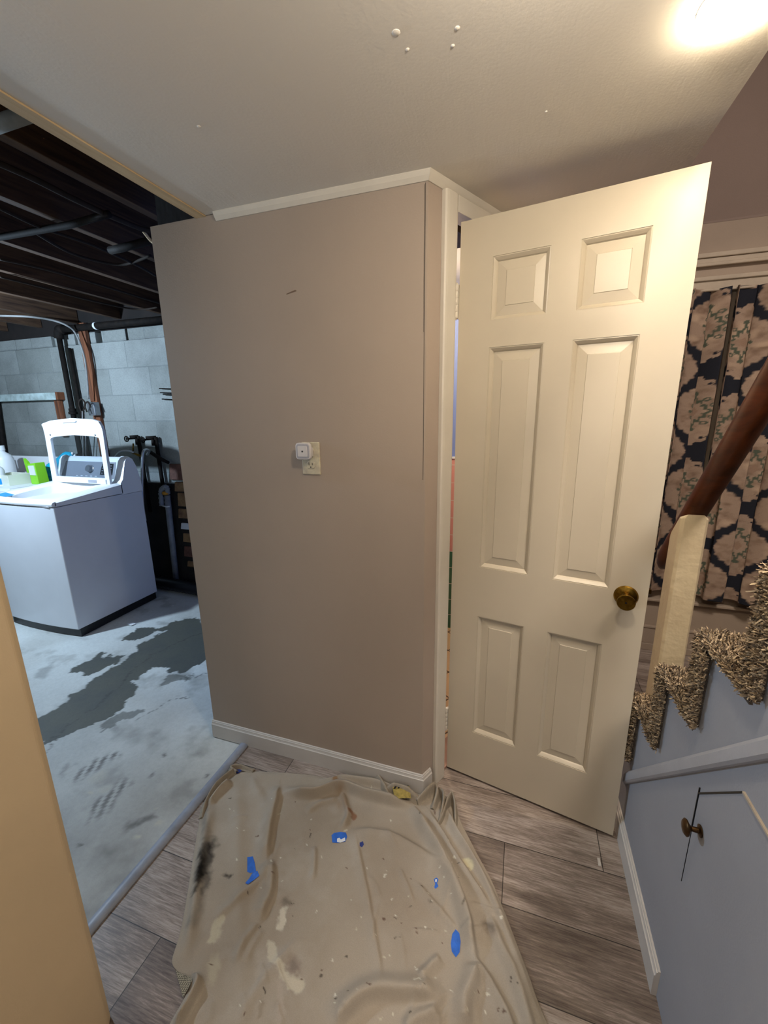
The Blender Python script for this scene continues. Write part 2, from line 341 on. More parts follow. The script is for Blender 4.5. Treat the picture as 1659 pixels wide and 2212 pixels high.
# trims
def sweepA(name, prof, x0, mat, smax, label, endcap=None):   # profile (out, z) swept along the back wall and round the corner
    r0 = [(x0, -o, z) for o, z in prof]; r1 = [Bj(0, o, z) for o, z in prof]; r2 = [Bp(smax, o, z) for o, z in prof]
    a = mk(name, MB().loft([r0, r1]), mat, kind=st, label=label[0], cat=label[2])
    b = mk(name.replace('back', 'door').replace('trim_1', 'trim_2'), MB().loft([r1, r2]), mat, kind=st, label=label[1], cat=label[2]); return a, b
bbp = [(-.002, 0), (.013, 0), (.013, .067), (.0105, .069), (.009, .074), (.0085, .079), (.006, .0795), (.005, .084), (-.002, .0845)]
sweepA('baseboard_back', bbp, -WL-.003, 'trimb', .0475, ('white baseboard along the long taupe wall', 'short white baseboard piece between corner and door casing', 'baseboard'))
sweepA('trim_1', [(-.002, H-.0235), (.004, H-.0235), (.006, H-.021), (.012, H-.013), (.0174, H-.003), (.0174, H-.0002), (-.002, H-.0002)], -CL, 'trimw', .76,
       ('white cove trim along the top of the taupe wall', 'white cove trim over the bathroom doorway', 'crown trim'))
# door casing
cs = MB()
def casing(mb, s0, s1, z0, z1, vertical=True):
    pass
pr = [(.0, .0), (.0, .013), (.003, .0175), (.012, .019), (.045, .019), (.052, .017), (.055, .012), (.055, 0)]
def vcas(mb, s0, s1, z0, z1):
    w_ = s1-s0; ring = lambda z: [Bp(s0+a*w_/.055, b, z) for a, b in pr]; mb.loft([ring(z0), ring(z1)])
vcas(cs, .064, .125, 0, H-.0236); vcas(cs, .757, .815, 0, H-.0236)
bbox(cs, .1245, .758, 0, .0175, 2.046, H-.0236)
mk('trim_3', cs, 'trimw', kind=st, bevel=.0015, label='white painted casing around the bathroom doorway', cat='door frame')
jb = MB(); bbox(jb, .112, .126, -.096, .001, 0, 2.062); bbox(jb, .756, .775, -.096, .001, 0, 2.062); bbox(jb, .112, .775, -.036, .001, 2.046, 2.062)
mk('trim_4', jb, 'trimw', kind=st, label='white door jamb lining of the bathroom doorway', cat='door frame')
mk('trim_5', bbox(MB(), .126, .756, -.095, .0, 0, .012), paint('pinkish threshold saddle', 'b58f7c', .4, .1, 10, 10, 0), kind=st, label='pinkish saddle under the bathroom door', cat='threshold')
mk('baseboard_right', prism([(XS-a, z) for a, z in [(0, 0), (.013, 0), (.013, .067), (.0105, .069), (.009, .074), (.0085, .079), (.006, .0795), (.005, .084), (0, .0845)]], 1, -.39, .43),
   'trimb', kind=st, label='white baseboard along the side of the stairs', cat='baseboard')
tr = MB().loft([[(-.806+x, y, z) for x, z in ((0, .0), (0, .004), (-.006, .010), (-.02, .013), (-.034, .010), (-.041, .003), (-.041, 0))] for y in (-2.6, -.012)])
mk('trim_6', tr, 'thr', kind=st, smooth=False, auto=35, label='grey transition strip between plank floor and concrete', cat='threshold strip')
tr = MB(); tr.box(-.797, -.757, -3.0, .0, H-.004, H+.018)
mk('trim_7', tr, 'furring', kind=st, label='pale wood strip along the cut edge of the ceiling', cat='ceiling edge strip')
fm = MB(); fm.box(.75, 1.8, FARY-.02, FARY, 2.20, 2.222); fm.box(.75, 1.8, FARY-.012, FARY, 2.175, 2.2); fm.box(.75, 1.8, FARY-.022, FARY, 2.16, 2.176)
mk('trim_8', fm, 'molding', kind=st, bevel=.004, label='narrow double molding above the curtain', cat='molding')
fm = MB(); fm.box(.75, 1.8, FARY-.045, FARY, 2.035, 2.10); fm.box(.75, 1.8, FARY-.055, FARY, 2.085, 2.105)
mk('trim_9', fm, 'molding', kind=st, bevel=.004, label='wide rough painted head board directly above the curtain', cat='molding')
fm = MB(); fm.box(.6, 1.8, FARY-.02, FARY, 0, .045); fm.box(.6, 1.8, FARY-.014, FARY, .045, .15); fm.box(.6, 1.8, FARY-.02, FARY, .15, .165)
mk('baseboard_far', fm, 'farwall', kind=st, bevel=.003, label='tall baseboard below the curtain', cat='baseboard')
# window ledge that the curtain hangs over
fm = MB(); fm.box(1.0, 1.8, FARY-.035, FARY, .335, .352); mk('trim_10', fm, 'farwall', kind=st, bevel=.004, label='shallow ledge line under the curtain hem', cat='molding')
# ---------------- bathroom behind the door
by = 1.31
mk('floor_bathroom', MB().add([(-.94, .1, .004), (-.05, .1, .004), Bp(1.06, -.1, .004), (-.94, by, .004)][:2]+[Bp(.1, -.1, .004), Bp(1.1, -.1, .004), (.4, by, .004), (-.94, by, .004)],
   [(0, 1, 2, 3, 4, 5)]), 'floortile', kind=st, label='beige tiled bathroom floor seen through the door gap', cat='floor')
mk('wall_bathroom', box(-.95, .45, by, by+.05, 1.192, 2.3), 'bluew', kind=st, label='periwinkle blue bathroom wall', cat='wall')
mk('wall_tile', box(-.95, .45, by-.008, by+.05, 0, 1.18), 'walltile', kind=st, label='pink over green bathroom wall tile', cat='wall')
mk('trim_11', box(-.95, .45, by-.014, by+.05, 1.18, 1.192), 'plastic', kind=st, label='white cap tile on the pink tile', cat='tile trim')
mk('ceiling_bathroom', box(-.95, .5, .50, by+.05, 2.13, 2.15), 'bathceil', kind=st, label='white bathroom ceiling', cat='ceiling')
mk('wall_bathside', box(-.997, -.947, .1, by+.1, 0, 2.42), 'bluew', kind=st, label='bathroom side wall', cat='wall')
mk('trim_12', prism([(-.95, .1), (-.03, .1), Bp(.42, -.1)[:2], (-.95, .50)], 2, 2.06, 2.10), 'brownwd', kind=st, label='dark brown boards inside above the bathroom door', cat='trim')
mk('wall_bathend', MB().hexa([Bp(1.1, 0, 0), (.5, FARY, 0), (.4, FARY, 0), Bp(1.1, -.095, 0), Bp(1.1, 0, 2.2), (.5, FARY, 2.2), (.4, FARY, 2.2), Bp(1.1, -.095, 2.2)]), 'bluew', kind=st, label='bathroom end wall', cat='wall')
# ================================================================== LAUNDRY
LW = -5.2
bk = box(LW, -.99, 1.41, 1.6, 0, 2.06); mk('wall_laundry', bk, 'block', kind=st, label='painted concrete block wall behind the washer', cat='wall')
mk('wall_laundrybase', box(-2.86, -.99, 1.404, 1.412, 0, .905), paint('near black lower wall stone', '26221f', .95, .25, 7, 60, .8, .004, '110f0e'), kind=st, label='near black lower part of the block wall', cat='wall')  # thin near-black sheet laid over the lower part of the block wall
bk = MB(); xs = [LW, -4.55, -4.1, -3.62, -3.21, -3.14, -2.80, -2.785, -2.35, -2.0, -.99]
for a, b in ((LW, -4.56), (-4.55, -4.11), (-4.10, -3.64), (-3.60, -3.36), (-3.33, -3.12), (-3.05, -2.79), (-2.765, -2.36), (-2.35, -.99)): bk.box(a, b, 1.415, 1.6, 2.063, 2.15)
mk('wall_laundrytop', bk, 'block', kind=st, bevel=.003, label='cut top course of concrete blocks with gaps', cat='wall')
mk('wall_laundryend', box(LW-.1, LW, -2.6, 1.6, 0, 2.45), 'block', kind=st, label='left end wall of the laundry', cat='wall')
mk('wall_laundryfront', box(LW, -.85, -2.7, -2.6, 0, 2.45), 'block', kind=st, label='laundry wall behind the viewer', cat='wall')
mk('wall_laundrygap', box(LW, -.9, 1.62, 1.66, 1.9, 2.45), 'blockgap', kind=st, label='dark void behind the top course', cat='wall')
mk('ceiling_subfloor', box(LW, -.72, -2.7, 1.66, 2.42, 2.45), 'subfloor', kind=st, label='dark subfloor boards above the joists', cat='ceiling')
mk('trim_13', box(LW, -.9, 1.42, 1.6, 2.152, 2.42), 'subfloor', kind=st, label='dark sill boards on top of the block wall', cat='sill')
mk('trim_14', MB().box(-.75, -.72, -3.0, .1, 2.128, 2.42), 'subfloor', kind=st, label='dark rim board above the cut ceiling edge', cat='trim')
mk('trim_15', MB().box(-.99, .0, .03, .1, H+.013, 2.42), 'subfloor', kind=st, label='added dark filler board above the taupe wall', cat='trim')  # added filler for the dark gap, lengthened to stop bathroom light leaking
# concrete floor with peeled paint
def pip(poly, X, Y):
    ins = np.zeros(X.shape, bool); n = len(poly)
    for i in range(n):
        x1, y1 = poly[i]; x2, y2 = poly[(i+1) % n]
        c = ((y1 > Y) != (y2 > Y)) & (X < (x2-x1)*(Y-y1)/(y2-y1+1e-12)+x1); ins ^= c
    return ins
def vnoise(X, Y, sc, seed=0, octv=4):
    r = np.random.default_rng(seed); out = np.zeros(X.shape); amp = 1; tot = 0
    for o in range(octv):
        G = r.random((67, 67)); x = X*sc*2**o+100; y = Y*sc*2**o+100; xi = np.floor(x).astype(int); yi = np.floor(y).astype(int)
        fx = x-xi; fy = y-yi; fx = fx*fx*(3-2*fx); fy = fy*fy*(3-2*fy); g = lambda a, b: G[a % 67, b % 67]
        out += amp*((g(xi, yi)*(1-fx)+g(xi+1, yi)*fx)*(1-fy)+(g(xi, yi+1)*(1-fx)+g(xi+1, yi+1)*fx)*fy); tot += amp; amp *= .55
    return out/tot
def grid(x0, x1, y0, y1, d):
    nx = int((x1-x0)/d)+1; ny = int((y1-y0)/d)+1
    X, Y = np.meshgrid(np.linspace(x0, x1, nx), np.linspace(y0, y1, ny)); i = np.arange(nx*ny).reshape(ny, nx)
    F = np.stack([i[:-1, :-1], i[:-1, 1:], i[1:, 1:], i[1:, :-1]], -1).reshape(-1, 4); return X, Y, F
def gm(X, Y, Z, F):
    m = MB(); m.v = np.stack([X.ravel(), Y.ravel(), Z.ravel()], 1).tolist(); m.f = [tuple(f) for f in F.tolist()]; return m
def FL(pts): return [tuple(at(x, y, 2, 0)[:2]) for x, y in pts]
def segd(X, Y, P):
    d = np.full(X.shape, 9.); 
    for (x1, y1), (x2, y2) in zip(P[:-1], P[1:]):
        L = (x2-x1)**2+(y2-y1)**2+1e-12; t = np.clip(((X-x1)*(x2-x1)+(Y-y1)*(y2-y1))/L, 0, 1); d = np.minimum(d, np.hypot(X-x1-t*(x2-x1), Y-y1-t*(y2-y1)))
    return d
def blend(C, m, c): m = np.clip(m, 0, 1)[..., None]; return C*(1-m)+np.array(c)*m
X, Y, F = grid(-3.2, -.806, -1.0, 1.41, .0085)
jx = X+.05*(vnoise(X, Y, 16, 1, 6)-.5)*2; jy = Y+.05*(vnoise(X, Y, 16, 2, 6)-.5)*2
C = np.ones((*X.shape, 3))*np.array(lin('cfd3d0')); C = blend(C, (vnoise(X, Y, 3, 3)-.42)*2.0, lin('b4b5b0')); C = blend(C, (vnoise(X, Y, 9, 4)-.56)*2.0, lin('6a6862'))
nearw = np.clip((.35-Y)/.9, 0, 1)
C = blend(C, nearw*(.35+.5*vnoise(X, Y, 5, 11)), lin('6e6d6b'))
dark = [FL([(60, 1560), (88, 1547), (110, 1533), (143, 1515), (170, 1490), (200, 1470), (232, 1448), (262, 1430), (290, 1405), (312, 1385), (350, 1362), (374, 1341), (416, 1333), (440, 1345), (470, 1400), (447, 1418), (437, 1430), (410, 1440), (398, 1450), (385, 1447), (370, 1455), (350, 1443), (325, 1442), (297, 1460), (294, 1480), (290, 1500), (262, 1528), (235, 1545), (215, 1550), (190, 1570), (150, 1582), (105, 1602), (60, 1615)]),
        FL([(147, 1449), (172, 1438), (197, 1424), (205, 1413), (222, 1406), (230, 1416), (250, 1413), (266, 1416), (250, 1433), (215, 1450), (194, 1457)]),
        FL([(263, 1381), (280, 1366), (294, 1358), (319, 1352), (347, 1355), (374, 1345), (360, 1362), (333, 1362), (305, 1378)]),
        FL([(355, 1462), (372, 1455), (415, 1452), (412, 1466), (388, 1470), (365, 1478), (348, 1480)]),
        FL([(225, 1552), (262, 1538), (300, 1528), (305, 1538), (285, 1548), (262, 1555), (240, 1575), (222, 1578)])]
mask = np.zeros(X.shape)
for k, p in enumerate(dark): mask = np.maximum(mask, pip(p, jx, jy)*(1 if k < 3 else .7))
dk = np.array(lin('55564f')); dcol = np.ones((*X.shape, 3))*dk; dcol = blend(dcol, (vnoise(X, Y, 8, 6)-.4)*1.5, lin('484c4c'))
C = C*(1-mask[..., None])+dcol*mask[..., None]
for P, w_ in ((FL([(60, 1660), (150, 1560), (215, 1520), (330, 1410), (470, 1350)]), .004), (FL([(390, 1465), (450, 1455)]), .003), (FL([(290, 1560), (350, 1520), (410, 1497)]), .003)):
    C = blend(C, .75*np.exp(-(segd(jx, jy, P)/w_)**2), lin('3b3a38'))
fp = lambda a, b, w_: np.clip(1.3-segd(jx, jy, FL([a, b]))/w_, 0, 1)
tread = (np.sin(X*160+Y*90) > -.1)
for a, b, w_, s_ in (((172, 1668), (258, 1632), .032, .75), ((212, 1750), (262, 1695), .035, .7), ((290, 1775), (320, 1762), .018, .7), ((140, 1660), (150, 1650), .02, .4), ((350, 1628), (352, 1630), .012, .8), ((320, 1682), (323, 1680), .011, .8), ((445, 1672), (446, 1671), .010, .8), ((175, 1810), (177, 1808), .006, .8), ((400, 1700), (410, 1715), .04, .3), ((95, 1460), (100, 1440), .03, .4)):
    C = blend(C, fp(a, b, w_)*s_*(tread if w_ > .03 and s_ > .5 else 1), lin('46423f'))
for (a, w_) in (((297, 1809), .016), ((205, 1680), .03), ((330, 1741), .006), ((350, 1770), .008), ((281, 1876), .006), ((192, 1716), .006), ((225, 1700), .025)): C = blend(C, fp(a, (a[0]+1, a[1]+1), w_)*(.85 if w_ < .02 else .4), lin('b5b3a5'))
C = blend(C, np.clip(1-(Y-.45)/.5, 0, 1)*np.exp(-((X+2.35)/.18)**2)*.0, lin('7c6a50'))
Z = -.004+.003*(vnoise(X, Y, 6, 9)-.5)-.0015*mask
mk('floor_laundry', gm(X, Y, Z, F), 'concrete', kind=st, col=C.reshape(-1, 3), smooth=True, label='worn concrete laundry floor with peeled paint and boot prints', cat='floor')
mk('floor_laundryrest', MB().box(LW, -3.2, -2.7, 1.41, -.03, -.004).box(-3.2, -.85, -2.7, -1.0, -.03, -.004), paint('plain worn concrete', '85867f', .7, .1, 3, 80, .4, .002), kind=st, label='rest of the concrete floor', cat='floor')
# joists
jn = 0
for x, zb in ((-.90, 2.24), (-1.134, 2.225), (-1.517, 2.225), (-1.951, 2.225), (-2.386, 2.225), (-2.831, 2.225), (-3.30, 2.225), (-3.74, 2.225), (-4.18, 2.225), (-4.62, 2.225), (-5.05, 2.225)):
    wj = .02; m = MB(); m.box(x-wj, x+wj, -2.65, 1.415, zb, 2.42)
    where = ['right beside the pale ceiling edge strip', 'second from the ceiling edge strip', 'third from the ceiling edge strip', 'fourth from the ceiling edge strip', 'fifth from the ceiling edge strip', 'sixth from the ceiling edge strip', 'seventh from the ceiling edge strip', 'eighth from the ceiling edge strip'][min(jn, 7)]
    lab = 'rough dark ceiling joist, '+where if jn < 7 else 'rough dark ceiling joist at the far left over the washer'
    mk('joist', m, 'joist', label=lab, cat='joist', group='bare ceiling joists', bevel=.002)
    jn += 1
# ================================================================== DOOR
dc, ds = math.cos(DANG), math.sin(DANG)
def D(s, z, o=0): return (HX+s*dc+o*ds, HY+s*ds-o*dc, z)     # o = out of the front face
DZ, DH = .012, 2.02
door = thing('door_1', D(0, DZ), 'off white six panel door standing open on painted hinges', 'door', kind=st)
pa, pm = .1034, .0389; xsn = [0, pa, DW/2-pm, DW/2+pm, DW-pa, DW]
zsn = [DZ, DZ+.2147, DZ+.7188, DZ+.9111, DZ+1.6495, DZ+1.7273, DZ+1.9079, DZ+DH]
m = MB()
def quad(mb, a, b, c, d): mb.add([a, b, c, d], [(0, 1, 2, 3)])
holes = {(i, j) for i in (1, 3) for j in (1, 3, 5)}
for i in range(5):
    for j in range(7):
        if (i, j) in holes: continue
        quad(m, D(xsn[i], zsn[j]), D(xsn[i+1], zsn[j]), D(xsn[i+1], zsn[j+1]), D(xsn[i], zsn[j+1]))
TH = .035
quad(m, D(DW, DZ, -TH), D(0, DZ, -TH), D(0, DZ+DH, -TH), D(DW, DZ+DH, -TH))
quad(m, D(0, DZ, -TH), D(0, DZ), D(0, DZ+DH), D(0, DZ+DH, -TH)); quad(m, D(DW, DZ), D(DW, DZ, -TH), D(DW, DZ+DH, -TH), D(DW, DZ+DH))
quad(m, D(0, DZ, -TH), D(DW, DZ, -TH), D(DW, DZ), D(0, DZ)); quad(m, D(0, DZ+DH), D(DW, DZ+DH), D(DW, DZ+DH, -TH), D(0, DZ+DH, -TH))
mk('slab', m, 'door', parent=door)
def rects(mb, s0, s1, z0, z1, steps):          # nested rectangular rings (inset, depth)
    prev = None
    for ins, dep in steps:
        c = [D(s0+ins, z0+ins, dep), D(s1-ins, z0+ins, dep), D(s1-ins, z1-ins, dep), D(s0+ins, z1-ins, dep)]
        if prev:
            for k in range(4): quad(mb, prev[k], prev[(k+1) % 4], c[(k+1) % 4], c[k])
        prev = c
    mb.add(prev, [(0, 1, 2, 3)])
for i in (1, 3):
    for j in (1, 3, 5):
        m = MB(); inn = .042
        rects(m, xsn[i], xsn[i+1], zsn[j], zsn[j+1], [(0, 0), (0, -.002), (.003, -.0015), (.006, -.004), (.011, -.009), (.0135, -.0135), (inn-.0012, -.0098), (inn, -.0082), (inn+.006, -.0082)])
        mk('panel', m, 'door', parent=door)
# knob
kb = mk('knob', MB().lathe([(0, 0), (.0325, 0), (.0335, .002), (.030, .0065), (.020, .009), (.014, .010), (.011, .016), (.0115, .024), (.0155, .032), (.0215, .043), (.0245, .051), (.0248, .054), (.0235, .056), (0, .0555)], D(.5593, .9095, 0), (ds, -dc, 0), 40), 'brass', parent=door, smooth=False, auto=38)
mk('keyhole', MB().lathe([(0, 0), (.003, 0), (.003, .0006), (0, .0006)], D(.5593, .9095, .0553), (ds, -dc, 0), 12), 'black', parent=kb)
m = MB(); a = [D(DW, .925, -.008), D(DW+.008, .925, -.010), D(DW+.006, .925, -.022), D(DW, .925, -.024)]; m.hexa([*a, *[(p[0], p[1], .938) for p in a]])
mk('latch', m, 'brass', parent=door)
for zc in (1.808, .245):
    m = MB()
    for k in range(5):
        z0 = zc-.05+k*.02; m.lathe([(.0068, 0), (.0072, .0008), (.0072, .0188), (.0068, .0196)], D(-.0085, z0, .004), (0, 0, 1), 16)
    m.lathe([(.003, -.054), (.0045, -.052), (.0045, .0495), (.0058, .0505), (.0058, .053), (.003, .055)], D(-.0085, zc, .004), (0, 0, 1), 14)
    q = [D(-.0085, zc-.05, .0), D(-.001, zc-.05, .001), D(-.001, zc-.05, -.03), D(-.003, zc-.05, -.03)]; m.hexa([*q, *[(p[0], p[1], zc+.05) for p in q]])
    mk('hinge', m, 'trimw', parent=door, auto=35)
# ================================================================== OUTLET + NIGHT LIGHT
ox, oz = -.4452, 1.2551
ot = thing('wall_outlet', (ox+.035, 0, oz), 'ivory duplex outlet plate with chipped paint on the taupe wall', 'outlet')
mk('plate', box(ox, ox+.07, -.006, .001, oz, oz+.114), 'outletp', parent=ot, bevel=.003, seg=3)
for zc in (oz+.034, oz+.08):
    m = MB(); ring = lambda y, k: [(ox+.035+.0165*k*math.cos(t)*1.0, y, zc+max(-.0125*k, min(.0125*k, .0168*k*math.sin(t)))) for t in np.linspace(0, 2*math.pi, 40, endpoint=False)]
    m.loft([ring(-.002, 1), ring(-.0075, 1), ring(-.0085, .94)]); r = mk('receptacle', m, 'outletp', parent=ot)
    sl = MB(); sl.box(ox+.0275, ox+.0295, -.0092, -.008, zc-.001, zc+.009).box(ox+.0405, ox+.0425, -.0092, -.008, zc, zc+.008)
    sl.lathe([(0, 0), (.0024, 0), (.0024, .0012), (0, .0012)], (ox+.035, -.008, zc-.007), (0, -1, 0), 14); mk('slots', sl, 'black', parent=r)
nl = thing('night_light', (ox+.021, -.009, oz+.06), 'square white plug-in night light with a dark sensor in the upper outlet', 'night light')
nx, nz = ox+.0225, oz+.0845
def rsq(c, h, r, y, z, n=6):
    out = []
    for k, (sx, sz) in enumerate(((1, 1), (-1, 1), (-1, -1), (1, -1))):
        for t in np.linspace(k*math.pi/2, (k+1)*math.pi/2, n): out.append((c+sx*(h-r)+r*math.cos(t), y, z+sz*(h-r)+r*math.sin(t)))
    return out
mk('plug_body', MB().loft([rsq(nx+.008, .017, .006, -.0086, nz-.004), rsq(nx+.008, .017, .006, -.024, nz-.004)]), 'nlw', parent=nl, auto=40)
mk('case', MB().loft([rsq(nx, .0275, .011, -.022, nz), rsq(nx, .029, .012, -.025, nz), rsq(nx, .029, .012, -.034, nz), rsq(nx, .027, .011, -.037, nz)]), 'nlw', parent=nl, auto=40)
mk('diffuser_ring', MB().loft([rsq(nx, .025, .009, -.0368, nz), rsq(nx, .0235, .008, -.0385, nz)]), 'nlg', parent=nl, auto=40)
mk('front_cover', MB().loft([rsq(nx, .0185, .003, -.0384, nz), rsq(nx, .0178, .003, -.0405, nz)]), 'nlw', parent=nl, auto=40)
mk('sensor', MB().lathe([(0, 0), (.0032, 0), (.0028, .001), (0, .0013)], (nx, -.0404, nz), (0, -1, 0), 16), 'black', parent=nl)
# ================================================================== CEILING LAMP
cl = thing('ceiling_light', (LAMP[0], LAMP[1], H), 'round glowing disc ceiling lamp above the open door', 'ceiling lamp')
mk('rim', MB().lathe([(.060, 0), (.0615, .0), (.0615, .002), (.060, .003)], (LAMP[0], LAMP[1], H-.0005), (0, 0, -1), 48), 'plastic', parent=cl, auto=40)
mk('diffuser', MB().lathe([(0, 0), (.060, 0), (.060, .008), (.057, .014), (.046, .020), (.02, .0225), (0, .023)], (LAMP[0], LAMP[1], H-.001), (0, 0, -1), 48), 'lamp', parent=cl, smooth=True)
cl2 = cl.copy(); COL.objects.link(cl2); cl2.location = (.38, -.76, H); cl2['label'] = 'second round ceiling lamp, nearer the viewer'
for ch in list(cl.children): c_ = ch.copy(); COL.objects.link(c_); c_.parent = cl2
for o_ in (cl, cl2): o_['group'] = 'round ceiling lamps of the hall'
# ================================================================== STAIRCASE
R0 = .055; RUN = .19; NZ = {-1: .105, 0: .325, 1: .546, 2: .773, 3: .983, 4: 1.213, 5: 1.43, 6: 1.65, 7: 1.87, 8: 2.09, 9: 2.31}
ry = lambda k: R0-RUN*(k-1)
stc = thing('staircase', (XS, .43, 0), 'carpeted staircase with grey side panel climbing to the right', 'staircase')
poly = [(ry(-1), 0), (ry(-1), NZ[-1]-.02)]
for k in range(0, 10): poly += [(ry(k), NZ[k-1]-.02), (ry(k), NZ[k]-.02)]
poly += [(ry(10), NZ[9]-.02), (ry(10), 0)]
# clip to below the hall ceiling at this side
pts = [(y, min(z, H-.002)) for y, z in poly]
def fanprism(poly_cols, x0, x1):
    m = MB()
    for (ya, yb, zt) in poly_cols: m.box(x0, x1, min(ya, yb), max(ya, yb), 0, zt)
    return m
m = MB(); cols = [(ry(k), ry(k+1), min(NZ[k]-.02, H-.002)) for k in range(-1, 9)]
top = [(ry(-1), 0)];
for a, b, zt in cols: top += [(a, zt), (b, zt)]
top += [(cols[-1][1], H-.002), (-3.0, H-.002), (-3.0, 0)]
m.loft([[(XS, y, z) for y, z in top], [(XS+.03, y, z) for y, z in top]])
mk('side_panel', m, 'stairp', parent=stc)
m = MB(); tz = [(.075, .262), (.06, .24), (-.0, .285-.0)]
def skirtz(y): return .2755+(.04-y)*1.09
ring = lambda y, e: [(XS-.0, y, skirtz(y)-.047), (XS-.010*e, y, skirtz(y)-.047), (XS-.016*e, y, skirtz(y)-.040), (XS-.016*e, y, skirtz(y)-.012), (XS-.009*e, y, skirtz(y)), (XS, y, skirtz(y))]
m.loft([ring(.07, .3), ring(.06, .8), ring(.045, 1), ring(-1.4, 1)])
mk('skirt_moulding', m, 'skirt', parent=stc, auto=30)
# closet door under the stairs, let into the side panel
cdp = [(-.402, .09), (-.402, .650), (-.542, .800), (-1.1, .805), (-1.1, .09)]
g = MB()
def strip(mb, a, b, w_, x0, x1):
    a = np.array(a); b = np.array(b); d = (b-a)/np.linalg.norm(b-a); nn = np.array([-d[1], d[0]])*w_/2
    P = [a-nn, b-nn, b+nn, a+nn]; mb.hexa([*[(x0, p[0], p[1]) for p in P], *[(x1, p[0], p[1]) for p in P]])
cdr = mk('closet_door', prism(cdp, 0, XS-.0009, XS+.001), 'stairp', parent=stc, bevel=.0008)
strip(g, (-.400, .665), (-.400, .56), .0016, XS-.0028, XS); strip(g, (-.402, .652), (-.5425, .802), .0030, XS-.003, XS); strip(g, (-.400, .56), (-.400, .40), .0006, XS-.0014, XS)
mk('gap_line', g, 'black', parent=cdr)
g = MB(); strip(g, (-.5425, .802), (-1.1, .806), .004, XS-.004, XS); mk('worn_edge', g, 'molding', parent=cdr)
mk('closet_knob', MB().lathe([(0, 0), (.0125, 0), (.0125, .002), (.006, .004), (.005, .016), (.010, .021), (.0165, .024), (.0175, .027), (.013, .031), (0, .033)], (XS-.002, -.437, .590), (-1, 0, 0), 28), 'bronze', parent=cdr, auto=40)
# treads + carpet
def tufts(faces, n, L=.013, seed=0):
    r = np.random.default_rng(seed); V = []; Fc = []; Cc = []
    pal = [np.array(lin(c)) for c in ('a8957b', '8d7a62', 'c0ac8e', '5a4c3f', '3a322b', '9b8a74', '6f6152')]
    A = [abs(np.linalg.norm(np.cross(np.array(b)-a, np.array(d)-a))) for a, b, d, nn in faces]; A = np.array(A)/sum(A)
    for (a, b, d, nn), w_ in zip(faces, A):
        a = np.array(a, float); e1 = np.array(b)-a; e2 = np.array(d)-a; nn = np.array(nn, float)
        for _ in range(int(n*w_)):
            p = a+e1*r.random()+e2*r.random(); dirn = nn*(.75+.5*r.random())+r.normal(0, .42, 3); dirn /= np.linalg.norm(dirn)
            l = L*(.6+.8*r.random()); wd = np.cross(dirn, r.normal(0, 1, 3)); wd = wd/np.linalg.norm(wd)*.0013
            bend = r.normal(0, .35, 3)*l; q1 = p+dirn*l*.6; q2 = q1+dirn*l*.4+bend*.6; o = len(V)
            V += [p-wd, p+wd, q1+wd*1.1, q1-wd*1.1, q2+wd*.8, q2-wd*.8]; Fc += [(o, o+1, o+2, o+3), (o+3, o+2, o+4, o+5)]
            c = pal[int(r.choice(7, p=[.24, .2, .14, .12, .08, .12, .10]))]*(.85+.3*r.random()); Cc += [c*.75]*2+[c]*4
    m = MB(); m.v = [tuple(v) for v in V]; m.f = Fc; return m, np.array(Cc)
XR_ = 1.78
for k in range(-1, 9):
    z = NZ[k]; zp = NZ.get(k-1, 0); yf = ry(k); yb = ry(k+1); xa = XS-.006
    # carpet slab: riser sheet, rounded nose, tread sheet
    prof = [(yf-.020, zp), (yf+.020, zp+.004), (yf+.022, z-.055), (yf+.032, z-.045), (yf+.036, z-.028), (yf+.030, z-.010), (yf+.015, z-.004), (yb+.012, z-.004), (yb+.004, z-.026), (yf-.03, z-.026), (yf-.02, z-.06)]
    m = MB().loft([[(xa, y, zz) for y, zz in prof], [(XR_, y, zz) for y, zz in prof]])
    pc = mk('step_carpet', m, 'carpetbase', parent=stc)
    if -1 <= k <= 5:
        n_ = {1: 9000, 2: 12000, 3: 15000, 4: 4000}.get(k, 1800); xe = {1: .95, 2: 1.05, 3: 1.25, 4: 1.0}.get(k, .95)
        fs = [((xa-.004, yb+.005, z-.004), (xa-.004, yf+.03, z-.004), (xe, yb+.005, z-.004), (0, 0, 1)),
              ((xa, yf+.035, z-.045), (xa, yf+.035, z-.006), (xe, yf+.035, z-.045), (0, 1, .2)),
              ((xa-.004, yf-.034, zp+.002), (xa-.004, yf+.024, zp+.002), (xa-.004, yf-.034, z-.03), (-1, .1, 0)),
              ((xa-.002, yf-.012, z-.05), (xa-.002, yf+.034, z-.05), (xa-.002, yf-.012, z-.006), (-1, .1, .1)),
              ((xa-.002, yb+.01, z-.016), (xa-.002, yf, z-.016), (xa-.002, yb+.01, z-.003), (-.8, 0, .5))]
        tm, tc_ = tufts(fs[:2], int(n_*1.5), .011, k+5); t2, tc2 = tufts(fs[2:], int(4200 if k > 0 else 900), .010, k+50)
        o = len(tm.v); tm.v += t2.v; tm.f += [tuple(i+o for i in f) for f in t2.f]
        mk('carpet_pile', tm, 'tuft', parent=pc, col=np.vstack([tc_, tc2]), kind='stuff')
